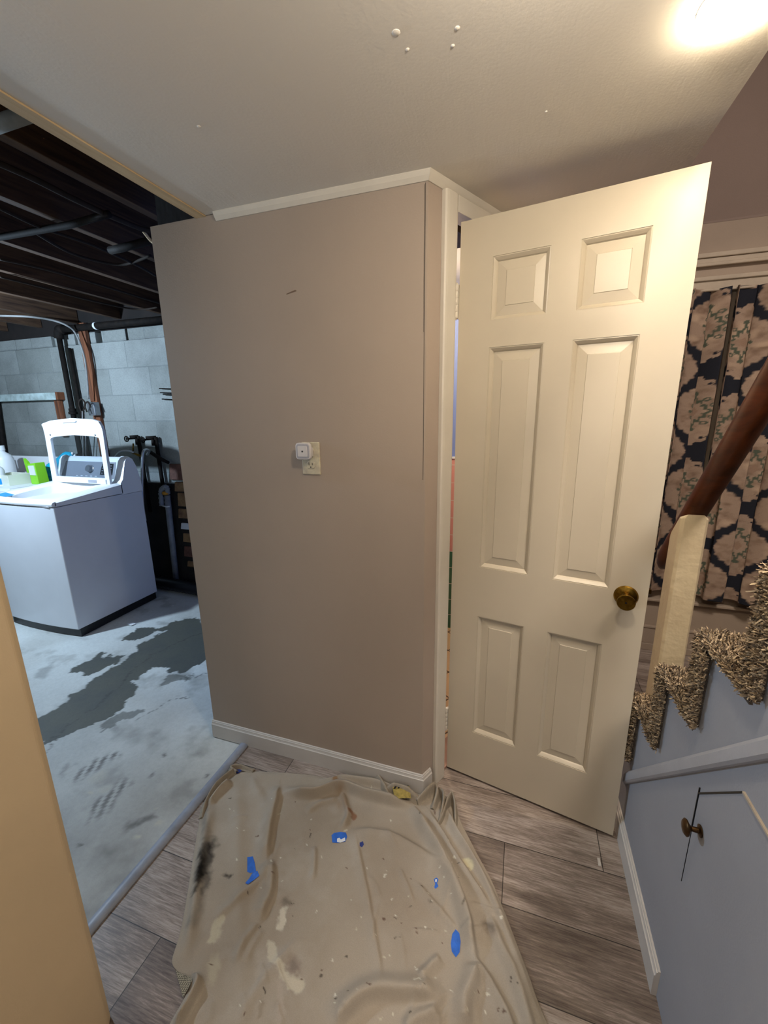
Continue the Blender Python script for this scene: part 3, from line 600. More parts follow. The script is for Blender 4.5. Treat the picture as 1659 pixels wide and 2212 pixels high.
# newel post
nx0, nx1, ny0, ny1 = .743, .812, .056, .135; nb, nt = NZ[0]-.005, 1.172
def nring(z, ch=.006, dz=0):
    c = ch; P = [(nx0+c, ny0), (nx1-c, ny0), (nx1, ny0+c), (nx1, ny1-c), (nx1-c, ny1), (nx0+c, ny1), (nx0, ny1-c), (nx0, ny0+c)]
    return [(x, y, z-(dz*(y-ny0-.006) if y > ny0+.006 else 0)) for x, y in P]
m = MB().loft([nring(nb), nring(.6), nring(.85, .007), nring(1.08, .008), nring(nt-.014, .009, 1.1), nring(nt-.002, .015, 1.2)])
nw = mk('newel_post', m, 'newel', parent=stc, bevel=.003, seg=3)
# handrail lying on the sloping cut of the post
hr = []; xr = .783; RAILZ = lambda y: 1.168+(.099-y)*1.21
for y, rr in ((.30, .012), (.285, .022), (.255, .030), (.2, .031), (.1, .031), (0, .031), (-.2, .031), (-.6, .031), (-1.3, .031)): hr.append(((xr+.004, y, RAILZ(y)), rr))
m = MB(); m.tube([p for p, r_ in hr], [r_ for p, r_ in hr], 24); mk('handrail', m, 'rail', parent=stc, smooth=True)
# ================================================================== CURTAIN
def damask(U, V):
    """1 = ground (navy), medallion beige, inner motif green: colours of the print"""
    PU, PV = .38, .425; best = np.zeros((*U.shape, 3))+np.array(lin('23252d'))
    for off in (0, 1):
        u = (U-off*PU/2+PU/2) % PU-PU/2; v = (V-off*PV/2+PV/2) % PV-PV/2
        a = np.abs(u)/.142; b = np.abs(v)/.150; t = np.arctan2(b, a+1e-9)
        edge = .90+.035*np.sin(t*26)+.02*np.sin(t*47)
        body = np.clip((edge-(a**1.6+b**1.6))/.07+.5, 0, 1)
        ear = (np.hypot(np.abs(u)-.028, np.abs(v)-.145) < .015) | (np.hypot(u, np.abs(v)-.152) < .020) | ((np.abs(u) < .011) & (np.abs(v) < .178))
        m_ = np.maximum(body, ear)
        m_ = m_*(np.hypot(np.abs(u)-.030, np.abs(v)-.138) > .006)
        nz = vnoise(U, V, 38, 21, 3); nb_ = vnoise(U, V, 22, 22, 2)
        c = np.zeros((*U.shape, 3))+np.array(lin('9c8776')); c = blend(c, (nz-.45)*2.5, lin('7c6656')); c = blend(c, (nb_-.62)*4, lin('b39c86'))
        r2 = np.hypot(u/.052, v/.088); t2 = np.arctan2(v/.088, u/.052)
        rh = np.abs(u)/.050+np.abs(v)/.088; au, av = np.abs(u), np.abs(v)
        ringm = (np.abs(rh-.80-.10*np.cos(t2*12)) < .13) | (np.hypot(au, av-.092) < .010) | (np.hypot(au-.046, av-.030) < .0095) | (np.hypot(au-.030, av-.060) < .010) | (np.hypot(au-.058, av) < .008)
        ringm &= ~((np.hypot(au-.046, av-.030) < .004) | (np.hypot(au-.030, av-.060) < .0045))
        c = np.where((ringm & (vnoise(U, V, 60, 5, 2) > .12))[..., None], np.array(lin('50574a')), c)
        dia = (np.abs(u)/.014+np.abs(v)/.026) < 1; c = np.where(dia[..., None], np.array(lin('8f7766')), c)
        best = best*(1-m_[..., None])+c*m_[..., None]
    return best
def curtain(name, x0, u0, u1, ztop, zbot, ph, label, xsq=.80, yo=0., v0=1.452):
    U, V, F = grid(u0, u1, zbot, ztop, .0042); sfold = 2*math.pi/.21
    s = U-u0; k = 1-.25*(V-zbot)/(ztop-zbot)
    Xc = x0+s*xsq+.016*np.sin(2*s*sfold+ph)*(.6+.4*k); Yc = FARY-.06+yo-.026*np.sin(s*sfold+ph)*(.7+.3*k)-.007*np.sin(s*sfold*2.3+ph*2+V*1.5)-.004*np.sin(V*9+s*11)
    Zc = V+.004*np.sin(s*30)
    Cc = damask(U, V-v0)
    m = MB(); m.v = np.stack([Xc.ravel(), Yc.ravel(), Zc.ravel()], 1).tolist(); m.f = [tuple(f) for f in F.tolist()]
    o = mk(name, m, 'curtain', smooth=True, col=Cc.reshape(-1, 3), label=label, cat='curtain', group='damask curtains on the far wall')
    sm = o.modifiers.new('thick', 'SOLIDIFY'); sm.thickness = .0015; return o
curtain('curtain', .86, -.3875, .048, 2.045, .415, .4, 'navy and beige damask curtain panel nearest the open door')
curtain('curtain', 1.235, -.0875, .60, 2.045, .40, 2.2, 'navy and beige damask curtain panel behind the handrail', .80, -.012, 1.36)
m = MB(); m.tube([(.8, FARY-.052, 2.04), (1.79, FARY-.052, 2.04)], .006, 10); mk('curtain_rod', m, 'molding', label='thin curtain rod under the painted head board', cat='curtain rod')
mk('window_1', box(1.18, 1.245, FARY-.006, FARY, .42, 2.03), 'molding', kind=st, label='pale strip of window frame between the curtain panels', cat='window frame')
# ================================================================== WASHER
wx0, wx1 = -3.19, -2.50; wyf, wyb = .447, 1.10
wm = thing('washing_machine', ((wx0+wx1)/2, .8, 0), 'white top loading washer with its glass lid standing open', 'washing machine')
m = MB(); fx = np.linspace(0, 1, 14); front = [(wx0+(wx1-wx0)*t, wyf-.018*math.sin(math.pi*t)**.8) for t in fx]
ringb = [(x, y) for x, y in front]+[(wx1, wyb), (wx0, wyb)]
m.loft([[(x, y, .055) for x, y in ringb], [(x, y, .908) for x, y in ringb]]); mk('cabinet', m, 'whiteside', parent=wm, bevel=.006, seg=3)
m = MB(); rb = [(x+(.02 if x < -2.85 else -.02)*0, y+.012) for x, y in front]+[(wx1-.01, wyb-.01), (wx0+.01, wyb-.01)]
m.loft([[(x, y, .0) for x, y in rb], [(x, y, .055) for x, y in rb]]); mk('plinth', m, 'black', parent=wm)
# top cover with the tub opening
def deckz(y): return .948+(y-.47)*.09
ocx, ocy, oa, ob_ = (wx0+wx1)/2, .70, .235, .205; N = 64
def sup(t, a, b, e=.62): c, s_ = math.cos(t), math.sin(t); return (ocx+a*math.copysign(abs(c)**e, c), ocy+b*math.copysign(abs(s_)**e, s_))
def rc(t, inset=0):
    c, s_ = math.cos(t), math.sin(t); hx, hy = (wx1-wx0)/2-inset, (.96-.455)/2-inset*.6; cy_ = (.96+.455)/2; k = min(hx/max(abs(c), 1e-6), hy/max(abs(s_), 1e-6)); return (ocx+c*k, cy_+s_*k)
T = [2*math.pi*i/N for i in range(N)]; m = MB(); rings = []
rings.append([(x, y-(.02 if y < .5 else 0), .912) for x, y in (rc(t) for t in T)])
rings.append([(x, y-(.018 if y < .5 else 0), .935+(y-.47)*.09) for x, y in (rc(t) for t in T)])
rings.append([(x, y, deckz(y)) for x, y in (rc(t, .022) for t in T)])
rings.append([(x, y, deckz(y)+.001) for x, y in (sup(t, oa+.03, ob_+.022) for t in T)])
rings.append([(x, y, deckz(y)-.010) for x, y in (sup(t, oa+.012, ob_+.01) for t in T)])
rings.append([(x, y, deckz(y)-.016) for x, y in (sup(t, oa, ob_) for t in T)])
rings.append([(x, y, .80) for x, y in (sup(t, oa*.92, ob_*.92, .9) for t in T)])
m.loft(rings, cap=False); mk('top_cover', m, 'plastic', parent=wm, auto=50)
mk('tub_ring', MB().loft([[(x, y, .885) for x, y in (sup(t, .225, .195, 1) for t in T)], [(x, y, .89) for x, y in (sup(t, .19, .165, 1) for t in T)], [(x, y, .60) for x, y in (sup(t, .19, .165, 1) for t in T)]], cap=False), 'steel', parent=wm, auto=50)
mk('tub', MB().loft([[(x, y, .62) for x, y in (sup(t, .19, .165, 1) for t in T)], [(ocx+.01*math.cos(t), ocy+.01*math.sin(t), .60) for t in T]], cap=True), 'steel', parent=wm)
mk('dispenser_lid', MB().add([(wx0+.05, .49, deckz(.49)+.003), (wx0+.20, .475, deckz(.475)+.003), (wx0+.22, .52, deckz(.52)+.003), (wx0+.05, .56, deckz(.56)+.003)], [(0, 1, 2, 3)]), 'blue', parent=wm)
mk('front_lip', MB().loft([[(x, y-.006, .915) for x, y in front]+[(x, y+.02, .915) for x, y in reversed(front)], [(x, y-.009, .93) for x, y in front]+[(x, y+.02, .93) for x, y in reversed(front)], [(x, y, .942) for x, y in front]+[(x, y+.02, .944) for x, y in reversed(front)]]), 'plastic', parent=wm, bevel=.003)
mk('latch_plate', box(-3.08, -3.02, wyf-.029, wyf-.018, .923, .937), 'steel', parent=wm, bevel=.002)
# console
cp = [(.935, .90), (.935, deckz(.935)), (.955, 1.005), (1.005, 1.135), (1.018, 1.16), (1.035, 1.168), (1.055, 1.155), (1.08, 1.10), (1.105, .99), (1.11, .90)]
cp2 = [(.925, .90), (.925, deckz(.925)), (.948, 1.015), (.990, 1.145), (1.008, 1.168), (1.035, 1.176), (1.06, 1.160), (1.087, 1.10), (1.11, .99), (1.112, .90)]
m = MB(); cpf = [[(x, y, z) for y, z in P] for x, P in ((wx0+.03, cp), (wx1-.075, cp))]; m.loft(cpf)
for a, b in ((wx0, wx0+.03), (wx1-.075, wx1)):
    cen = [(y, z) for y, z in cp2]; sh = lambda k: [(1.02+(y-1.02)*k, .9+(z-.9)*(1-(1-k)*.35)) for y, z in cen]
    m.loft([[(a, *p) for p in (sh(.93) if a == wx0 else cen)], [(a+(b-a)*.3, *p) for p in cen], [(a+(b-a)*.75, *p) for p in cen], [(b, *p) for p in (sh(.93) if b == wx1 else cen)]])
con = mk('console', m, 'plastic', parent=wm, auto=40)
def CF(x, t, o=0): y = .955+(1.005-.955)*t; z = 1.005+(1.135-1.005)*t; return (x, y-o*.933, z+o*.359)
def cq(mb, xa, xb, ta, tb, o, sk=0): mb.hexa([CF(xa-sk, ta, 0), CF(xb+sk, ta, 0), CF(xb+sk, ta, o), CF(xa-sk, ta, o), CF(xa, tb, 0), CF(xb, tb, 0), CF(xb, tb, o), CF(xa, tb, o)])
m = MB(); cq(m, wx0+.06, wx1-.10, .05, .97, .002, .02); pn = mk('control_panel', m, 'concol', parent=con)
m = MB(); cq(m, wx1-.235, wx1-.12, .25, .88, .0034, .006); mk('display', m, 'black', parent=pn)
m = MB()
for i in range(4):
    for j in range(4): cq(m, wx1-.228+i*.027, wx1-.214+i*.027, .32+j*.14, .36+j*.14, .0039)
mk('display_mark', m, 'concol', parent=pn)
m = MB(); m.lathe([(0, 0), (.031, 0), (.031, .004), (.026, .006), (.0255, .026), (.023, .029), (0, .029)], CF(wx0+.345, .55, .002), (0, -.933, .359), 32); mk('dial', m, 'steel', parent=pn, auto=40)
for i in range(5): m = MB(); cq(m, wx0+.20+i*.05, wx0+.222+i*.05, .14, .17, .0026); mk('print_mark', m, 'plastic', parent=pn)
# lid (frame, glass, sticker)
ly = .895
def LD(u, w_, o=0): return (wx0+.045+u*.60, ly+w_*.015-o, .985+w_*.475)
def lidframe():
    m = MB(); out = [(0, 0), (1, 0), (1.0, .80), (.985, .88), (.95, .945), (.86, .975), (.5, 1.0), (.14, .965), (0, .925), (-.03, .905), (-.012, .86), (0, .75)]
    inn = [(.085, .09), (.925, .09), (.925, .60), (.925, .66), (.915, .705), (.85, .725), (.5, .745), (.15, .715), (.085, .685), (.08, .65), (.08, .6), (.08, .4)]
    n = len(out); F_ = [LD(*p, .012) for p in out]; Bk = [LD(*p, -.008) for p in out]; Fi = [LD(*p, .010) for p in inn]; Bi = [LD(*p, -.008) for p in inn]
    for k in range(n):
        j = (k+1) % n; quad(m, F_[k], F_[j], Fi[j], Fi[k]); quad(m, Bk[j], Bk[k], Bi[k], Bi[j]); quad(m, F_[j], F_[k], Bk[k], Bk[j]); quad(m, Fi[k], Fi[j], Bi[j], Bi[k])
    return m, inn
m, inn = lidframe(); lid = mk('lid', m, 'plastic', parent=wm, bevel=.004, seg=2)
mk('lid_glass', MB().loft([[LD(*p, .003) for p in inn], [LD(*p, 0) for p in inn]]), 'glass', parent=lid)
m = MB(); m.hexa([LD(.08, .0, .02), LD(.95, .0, .02), LD(.95, .0, .0), LD(.08, .0, .0), LD(.08, .075, .02), LD(.95, .075, .02), LD(.95, .075, 0), LD(.08, .075, 0)]); mk('hinge_bar', m, 'plastic', parent=lid, bevel=.003)
m = MB(); m.hexa([LD(.66, .015, .0215), LD(.80, .015, .0215), LD(.80, .015, .02), LD(.66, .015, .02), LD(.66, .06, .0215), LD(.80, .06, .0215), LD(.80, .06, .02), LD(.66, .06, .02)]); mk('sticker', m, 'nlg', parent=lid)
m = MB(); m.hexa([LD(.36, .93, .022), LD(.58, .935, .022), LD(.58, .935, .01), LD(.36, .93, .01), LD(.35, .955, .022), LD(.60, .96, .022), LD(.60, .96, .01), LD(.35, .955, .01)]); mk('handle', m, 'plastic', parent=lid, bevel=.002)
for u_ in (.10, .87): mk('screw', MB().lathe([(0, 0), (.006, 0), (.005, .002), (0, .002)], LD(u_, .745, .012), (0, -1, 0), 12), 'steel', parent=lid)
# ---------------- things left of and behind the washer
tb = thing('laundry_sink', (-4.05, 1.0, 0), 'white plastic laundry tub beside the washer', 'sink')
m = MB(); bx = [(-4.45, .72), (-3.42, .72), (-3.42, 1.33), (-4.45, 1.33)]
bi = [(-4.42, .75), (-3.45, .75), (-3.45, 1.30), (-4.42, 1.30)]
m.loft([[(x, y, .55) for x, y in bx], [(x, y, .93) for x, y in bx], [(x, y, .93) for x, y in bi], [(x, y, .60) for x, y in bi]]); mk('basin', m, 'plastic', parent=tb, bevel=.008)
mk('splash_back', box(-4.40, -3.45, 1.31, 1.34, .93, 1.12), 'plastic', parent=tb, bevel=.012, seg=3)
for x, y in ((-4.42, .75), (-3.45, .75), (-4.42, 1.3), (-3.45, 1.3)): mk('leg', box(x-.02, x+.02, y-.02, y+.02, -.004, .56), 'steel', parent=tb)
mk('support_board', box(-4.44, -3.43, .75, 1.3, .925, .937), 'plastic', parent=tb)  # added board inside the tub so the items have something to stand on
zt = .937
def bottle(name, x, y, z0, h, r, mats, label, cat, cap=None):
    t = thing(name, (x, y, z0), label, cat)
    mk('body', MB().lathe([(0, 0), (r*.95, 0), (r, .01), (r, h*.62), (r*.85, h*.72), (r*.38, h*.82), (r*.34, h*.86), (0, h*.86)], (x, y, z0), (0, 0, 1), 28), mats[0], parent=t, auto=40)
    mk('cap', MB().lathe([(0, h*.86), (r*.42, h*.86), (r*.40, h), (0, h)], (x, y, z0), (0, 0, 1), 20), mats[1], parent=t, auto=40)
    if len(mats) > 2: mk('band', MB().lathe([(r+.0006, .01), (r+.0012, .012), (r+.0012, h*.3), (r+.0006, h*.31)], (x, y, z0), (0, 0, 1), 28), mats[2], parent=t)
    return t
q = at(14, 1050, 1, 1.0); bottle('detergent_jug', q[0]-.06, 1.05, zt, .30, .075, ('plastic', 'plastic'), 'tall white jug at the far left behind the washer', 'jug')
q = at(5, 1050, 1, .85); bottle('spray_bottle', q[0]-.02, .85, zt, .19, .045, ('plastic', 'plastic', 'blue'), 'white bottle with a blue band at the left frame edge', 'bottle')
q = at(22, 1020, 1, 1.2); m = MB(); m.tube([(q[0], 1.2, zt), (q[0]-.02, 1.21, zt+.19)], [.028, .022], 16); mk('red_bottle', m, 'red', smooth=True, label='red bottle standing behind the white jug', cat='bottle')
q = at(28, 1040, 1, .92); m = MB(); a = [(q[0]-.12, .84), (q[0]+.09, .84), (q[0]+.09, 1.0), (q[0]-.12, 1.0)]; b = [(x+(.006 if x < q[0] else -.006), y+(.006 if y < .9 else -.006)) for x, y in a]
m.loft([[(x, y, zt) for x, y in a], [(x, y, zt+.085) for x, y in a], [(x, y, zt+.085) for x, y in b], [(x, y, zt+.01) for x, y in b]]); mk('plastic_tray', m, 'cream', bevel=.002, label='open cream plastic tray beside the green carton', cat='tray')
q = at(88, 1036, 1, 1.0); gt = thing('detergent_carton', (q[0], 1.0, zt), 'lime green carton with a white label', 'carton')
gx = q[0]; m = MB(); m.hexa([(gx-.055, .96, zt), (gx+.05, .95, zt), (gx+.055, 1.03, zt), (gx-.05, 1.04, zt), (gx-.065, .965, zt+.165), (gx+.035, .955, zt+.175), (gx+.04, 1.03, zt+.175), (gx-.06, 1.04, zt+.165)])
mk('box', m, 'green', parent=gt, bevel=.003)
m = MB(); m.hexa([(gx-.045, .955, zt+.075), (gx+.035, .948, zt+.075), (gx+.035, .955, zt+.075), (gx-.045, .962, zt+.075), (gx-.052, .957, zt+.15), (gx+.026, .951, zt+.155), (gx+.026, .957, zt+.155), (gx-.052, .963, zt+.15)]); mk('label', m, 'paper', parent=gt)
q = at(66, 1030, 1, 1.02); m = MB(); m.hexa([(q[0]-.03, 1.02, zt+.05), (q[0]+.035, 1.02, zt+.05), (q[0]+.035, 1.05, zt+.05), (q[0]-.03, 1.05, zt+.05), (q[0]-.045, 1.02, zt+.20), (q[0]-.01, 1.02, zt+.17), (q[0]-.01, 1.04, zt+.17), (q[0]-.045, 1.04, zt+.20)])
m.box(q[0]-.03, q[0]+.035, 1.02, 1.05, zt, zt+.052)
mk('carton_scoop_box', m, 'green', label='small green box with a raised flap behind the carton', cat='box')
q = at(75, 1050, 1, 1.08); m = MB()
for i in range(7):
    a = i*.9; m.tube(spline([(q[0]-.10+.03*math.cos(a), 1.1+.03*math.sin(a), zt+.01+.01*i), (q[0]-.06+.02*math.sin(a), 1.12, zt+.05), (q[0]-.02, 1.08+.03*math.cos(a), zt+.02+.008*i)], 5), .011, 8)
mk('crumpled_rag', m, 'nlg', smooth=True, label='crumpled pale rag lying in the laundry tub behind the tray', cat='rag')
# turquoise jug lying by the console
P1 = at(110, 1030, 1, 1.12); P2 = at(150, 985, 1, 1.2)
jt = thing('turquoise_jug', (P1[0], 1.12, zt), 'turquoise plastic jug with a curved neck beside the console', 'jug')
mk('body', MB().tube(spline([(P1[0]+.02, 1.1, zt+.0), (P1[0]-.02, 1.11, zt+.035), (P1[0], 1.12, zt+.10), (P2[0]-.08, 1.17, P2[2]-.05), (P2[0]-.02, 1.2, P2[2]), (P2[0]+.03, 1.2, P2[2]-.01)], 5), [.02]+[.033]*10+[.04]*10+[.035]*5, 16), 'cyan', parent=jt, smooth=True)
mk('spout', MB().tube([(P2[0]+.02, 1.2, P2[2]), (P2[0]+.045, 1.2, P2[2]+.03)], .008, 10).tube([(P2[0]+.05, 1.2, P2[2]-.01), (P2[0]+.07, 1.2, P2[2]+.012)], .008, 10), 'plastic', parent=jt, smooth=True)
m = MB(); q0 = at(0, 1000, 1, 1.3); q1 = at(0, 880, 1, 1.3); m.tube(spline([(q0[0]-.14, 1.26, 1.0), (q0[0]-.15, 1.26, 1.2), (q1[0]-.16, 1.27, 1.5), (q1[0]-.19, 1.28, 1.9)], 5), [.05]*10+[.04]*6, 12); mk('hanging_cloth', m, 'navy', smooth=True, label='dark navy cloth hanging at the left frame edge', cat='cloth')
a, b = at(20, 1060, 1, 1.36), at(0, 850, 1, 1.36); m = MB(); m.tube([(a[0], 1.375, .0), (a[0], 1.375, .9), (b[0]-.03, 1.375, 2.13)], .024, 12); mk('drain_stack', m, 'dark', smooth=True, label='black leaning pipe by the dark cloth at the left edge', cat='pipe')
# ---------------- wall fittings of the laundry
BY = 1.41
def zpc(x, y): return tuple(at(x, y, 2, 2.205))
def bp(x, y, off=.05): return tuple(at(x, y, 1, BY-off))
pz = thing('iron_pipe', bp(125, 708), 'dark iron pipe with an elbow, dropping behind the washer', 'pipe')
e = bp(126, 712, .06); z_ = e[2]
mk('horizontal_run', MB().tube([(e[0]-.01, BY-.06, z_), (-2.2, BY-.06, z_-.01)], .026, 16), 'dark', parent=pz, smooth=True)
mk('elbow', MB().tube([(e[0]+.06, BY-.06, z_), (e[0]+.02, BY-.06, z_), (e[0]-.005, BY-.06, z_-.03), (e[0]-.008, BY-.06, z_-.07)], .036, 16), 'dark', parent=pz, smooth=True)
mk('vertical_run', MB().tube([(e[0]-.008, BY-.06, z_), (e[0]-.008, BY-.06, .9)], .021, 16), 'dark', parent=pz, smooth=True)
mk('coupling', MB().lathe([(.02, -.02), (.034, -.018), (.034, .0), (.028, .004), (.028, .03), (.02, .032)], (e[0]-.008, BY-.06, 1.51), (0, 0, 1), 16), 'dark', parent=pz, auto=40)
mk('coupling', MB().lathe([(.02, -.02), (.032, -.018), (.032, .02), (.02, .022)], (e[0]-.008, BY-.06, 1.13), (0, 0, 1), 16), 'dark', parent=pz, auto=40)
mk('white_band', MB().tube([(-3.02, BY-.06, z_-.003), (-3.0, BY-.06, z_-.003)], .0275, 16), 'paper', parent=pz)
a = bp(150, 752, .03); mk('vent_pipe', MB().tube([(a[0], BY-.03, a[2]), (a[0], BY-.03, .95)], .013, 12), 'dark', smooth=True, label='thinner dark pipe just right of the elbow pipe', cat='pipe')
a = bp(172, 694, .045)
po = mk('wooden_post', MB().hexa([(a[0]-.045, BY-.032, .0), (a[0]+.035, BY-.032, .0), (a[0]+.035, BY-.002, .0), (a[0]-.045, BY-.002, .0), (a[0]-.055, BY-.032, 2.22), (a[0]+.022, BY-.032, 2.22), (a[0]+.022, BY-.002, 2.22), (a[0]-.055, BY-.002, 2.22)]), 'post', bevel=.003,
        label='reddish wooden post against the block wall behind the washer', cat='post')
px = a[0]
m = MB(); m.tube(spline([zpc(0, 682), zpc(60, 684), zpc(110, 691), bp(144, 703, .16), bp(163, 720, .10), bp(180, 763, .095), bp(187, 805, .092), bp(191, 862, .092)], 6), .0075, 8)
mk('grey_cable', m, 'cable', smooth=True, label='grey cable looping from the joists down the wooden post', cat='cable')
eb = thing('junction_box', bp(193, 885, .09), 'metal outlet box with dangling wires on the wooden post', 'electrical box')
c = bp(196, 882, .09); mk('box', box(c[0]-.045, c[0]+.035, BY-.085, BY-.033, c[2]-.06, c[2]+.05), 'steel', parent=eb, bevel=.006)
mk('wires', MB().tube(spline([bp(176, 890, .13), bp(170, 872, .13), bp(176, 862, .13), bp(184, 872, .13), bp(180, 888, .13)], 6), .006, 8).tube(spline([bp(188, 890, .13), bp(183, 875, .13), bp(190, 868, .13), bp(196, 880, .13)], 6), .006, 8), 'wire', parent=eb, smooth=True)
mk('cords', MB().tube([bp(178, 888, .13), bp(180, 985, .10)], .005, 8).tube([bp(184, 890, .13), bp(186, 985, .10)], .004, 8), 'cable', parent=eb, smooth=True)
sh = thing('wall_bracket', bp(64, 860), 'white board on a short brown post fixed to the block wall', 'bracket')
a, b = at(0, 862, 1, BY-.04), at(128, 856, 1, BY-.04)
mk('board', box(a[0]-.6, b[0]-.01, BY-.065, BY-.035, b[2]-.03, b[2]+.032), 'whiteboard', parent=sh, bevel=.003)
mk('brown_end', box(b[0]-.012, b[0]+.012, BY-.065, BY-.002, b[2]-.03, b[2]+.036), 'post', parent=sh, bevel=.002)
mk('support', box(b[0]-.09, b[0]-.02, BY-.034, BY-.002, b[2]-.35, b[2]-.03), 'post', parent=sh, bevel=.003)
# valves, water pipes, hoses
for i, (vx, vy, px_) in enumerate(((276, 948, 300), (311, 950, 338))):
    t = thing('water_valve', bp(vx, vy, .09), ['left dark tap with a round wheel on the block wall', 'right dark tap with a round wheel on the block wall'][i], 'valve', 'washer taps')
    c = bp(vx, vy, .10); d = bp(px_, vy, .03)
    w_ = MB(); ringp = [(c[0]+.021*math.cos(t_), c[1]-.012, c[2]+.021*math.sin(t_)) for t_ in np.linspace(0, 2*math.pi, 17)]; w_.tube(ringp, .0045, 8, False)
    for t_ in (0, 1.57): w_.tube([(c[0]-.02*math.cos(t_), c[1]-.012, c[2]-.02*math.sin(t_)), (c[0]+.02*math.cos(t_), c[1]-.012, c[2]+.02*math.sin(t_))], .003, 6)
    mk('wheel', w_, 'dark', parent=t, smooth=True)
    mk('body', MB().tube([(c[0], c[1]-.012, c[2]), (c[0], c[1]+.02, c[2])], .008, 10).tube([(c[0], c[1]+.02, c[2]+.01), (d[0], BY-.03, c[2]+.012)], .017, 12).tube([(c[0]+.05, BY-.06, c[2]), (c[0]+.045, BY-.06, c[2]-.05)], .012, 10), 'dark', parent=t, smooth=True)
    mk('supply_pipe', MB().tube([(d[0], BY-.035, c[2]+.02), (d[0]+.01, BY-.035, .65-.1*i)], .016, 12), 'dark', parent=t, smooth=True)
m = MB(); m.tube(spline([bp(245, 1002, .12), bp(250, 985, .12), bp(262, 975, .12), bp(278, 974, .10), bp(290, 978, .08)], 6), .0085, 10); mk('braided_hose', m, 'chrome', smooth=True, label='short braided hose arching behind the console', cat='hose')
m = MB(); m.tube([bp(288, 958, .08), bp(287, 978, .08)], .006, 8).tube([bp(286, 978, .08), bp(306, 986, .08)], .010, 10); mk('brass_fitting', m, 'brass', smooth=True, label='small brass fitting under the left tap', cat='fitting')
hs = spline([bp(318, 982, .10), bp(322, 974, .12), bp(314, 972, .16), bp(308, 985, .2), tuple(at(307, 1050, 1, 1.2)), tuple(at(309, 1095, 1, 1.17)), tuple(at(314, 1125, 1, 1.15))], 8)
mk('long_hose', MB().tube(hs, .011, 12), 'chrome', smooth=True, label='long shiny hose hanging beside the washer', cat='hose')
m = MB(); m.tube([bp(322, 975, .075), bp(345, 990, .085), bp(365, 1000, .06)], [.014, .016, .012], 12); mk('pipe_stub', m, 'dark', smooth=True, label='dark stub pipe pointing right below the taps', cat='pipe')
# drain standpipe with corrugated hose
dp_ = thing('drain_standpipe', (bp(362, 1100)[0], BY-.06, 0), 'grey standpipe with a corrugated drain hose hooked in its top', 'drain pipe')
mk('pipe', MB().tube([bp(361, 1070, .06), (bp(366, 1150, .06)[0], BY-.06, -.0)], .024, 16), 'pvc', parent=dp_, smooth=True)
pth = spline([bp(350, 1092, .08), bp(348, 1065, .08), bp(352, 1055, .08), bp(360, 1053, .08), bp(362, 1066, .06)], 10); m = MB(); m.tube(pth, [.018+.005*(i % 3 == 0) for i in range(len(pth))], 14); mk('corrugated_hose', m, 'pvc', parent=dp_, smooth=True)
mk('foam', MB().lathe([(0, 0), (.024, .003), (.028, .018), (.02, .03), (0, .032)], bp(358, 1069, .075), (0, 0, 1), 12), 'gold', parent=dp_, smooth=True)
mk('cable_tie', MB().tube([bp(350, 1092, .09), bp(360, 1095, .095), bp(366, 1094, .095)], .006, 8), 'paper', parent=dp_, smooth=True)
# rubble patch at the right of the block wall
ns = 0
for (x0, y0, x1, y1, mt) in ((366, 1001, 398, 1037, 'stone2'), (378, 1040, 404, 1062, 'stone'), (384, 1063, 410, 1094, 'stone'), (386, 1097, 412, 1120, 'stone'), (392, 1128, 418, 1144, 'paper'), (396, 1150, 424, 1172, 'stone'), (398, 1178, 430, 1204, 'stone2'), (406, 1210, 436, 1226, 'stone')):
    a = at(x0, y0, 1, BY); b = at(x1, y1, 1, BY); ns += 1
    mk('rubble_stone', MB().hexa([(a[0], BY-.02, b[2]), (b[0]+.5, BY-.018, b[2]+.004), (b[0]+.5, BY+.01, b[2]), (a[0]-.006, BY+.01, b[2]), (a[0]+.01, BY-.016, a[2]-.004), (b[0]+.5, BY-.02, a[2]), (b[0]+.5, BY+.01, a[2]), (a[0], BY+.01, a[2])]), mt, bevel=.006,
       label=['dark brown topmost stone showing in the broken wall', 'tan stone just under the dark brown one', 'largest tan stone beside the corrugated hose', 'tan stone below the white mortar line', 'whitish block in the shadow', 'shaded tan stone under the whitish block', 'dark shaded stone, second lowest', 'lowest stone of the rubble patch'][ns-1], cat='stone', group='rubble stones in the broken wall')
m = MB(); a = bp(300, 1262, .12); b = bp(470, 1302, .12); pth = [(a[0]+(b[0]+.3-a[0])*t, BY-.14-.05*t, .055) for t in np.linspace(0, 1, 60)]; m.tube(pth, [.05+.005*(i % 2) for i in range(60)], 18)
mk('corrugated_drain', m, 'rubber', smooth=True, label='black corrugated drain pipe lying on the floor by the block wall', cat='drain pipe')
for i, (y_, xl) in enumerate(((839, 344), (848, 346), (852, 352), (862, 350))):
    a = bp(xl, y_, .02); mk('wall_nail', MB().tube([a, (a[0]+.35, BY-.05, a[2]-.02)], .004, 8), 'dark', label=['topmost thin rod on the block wall', 'second thin rod from the top on the block wall', 'third thin rod from the top on the block wall', 'lowest thin rod on the block wall'][i], cat='rod', group='thin rods on the block wall')
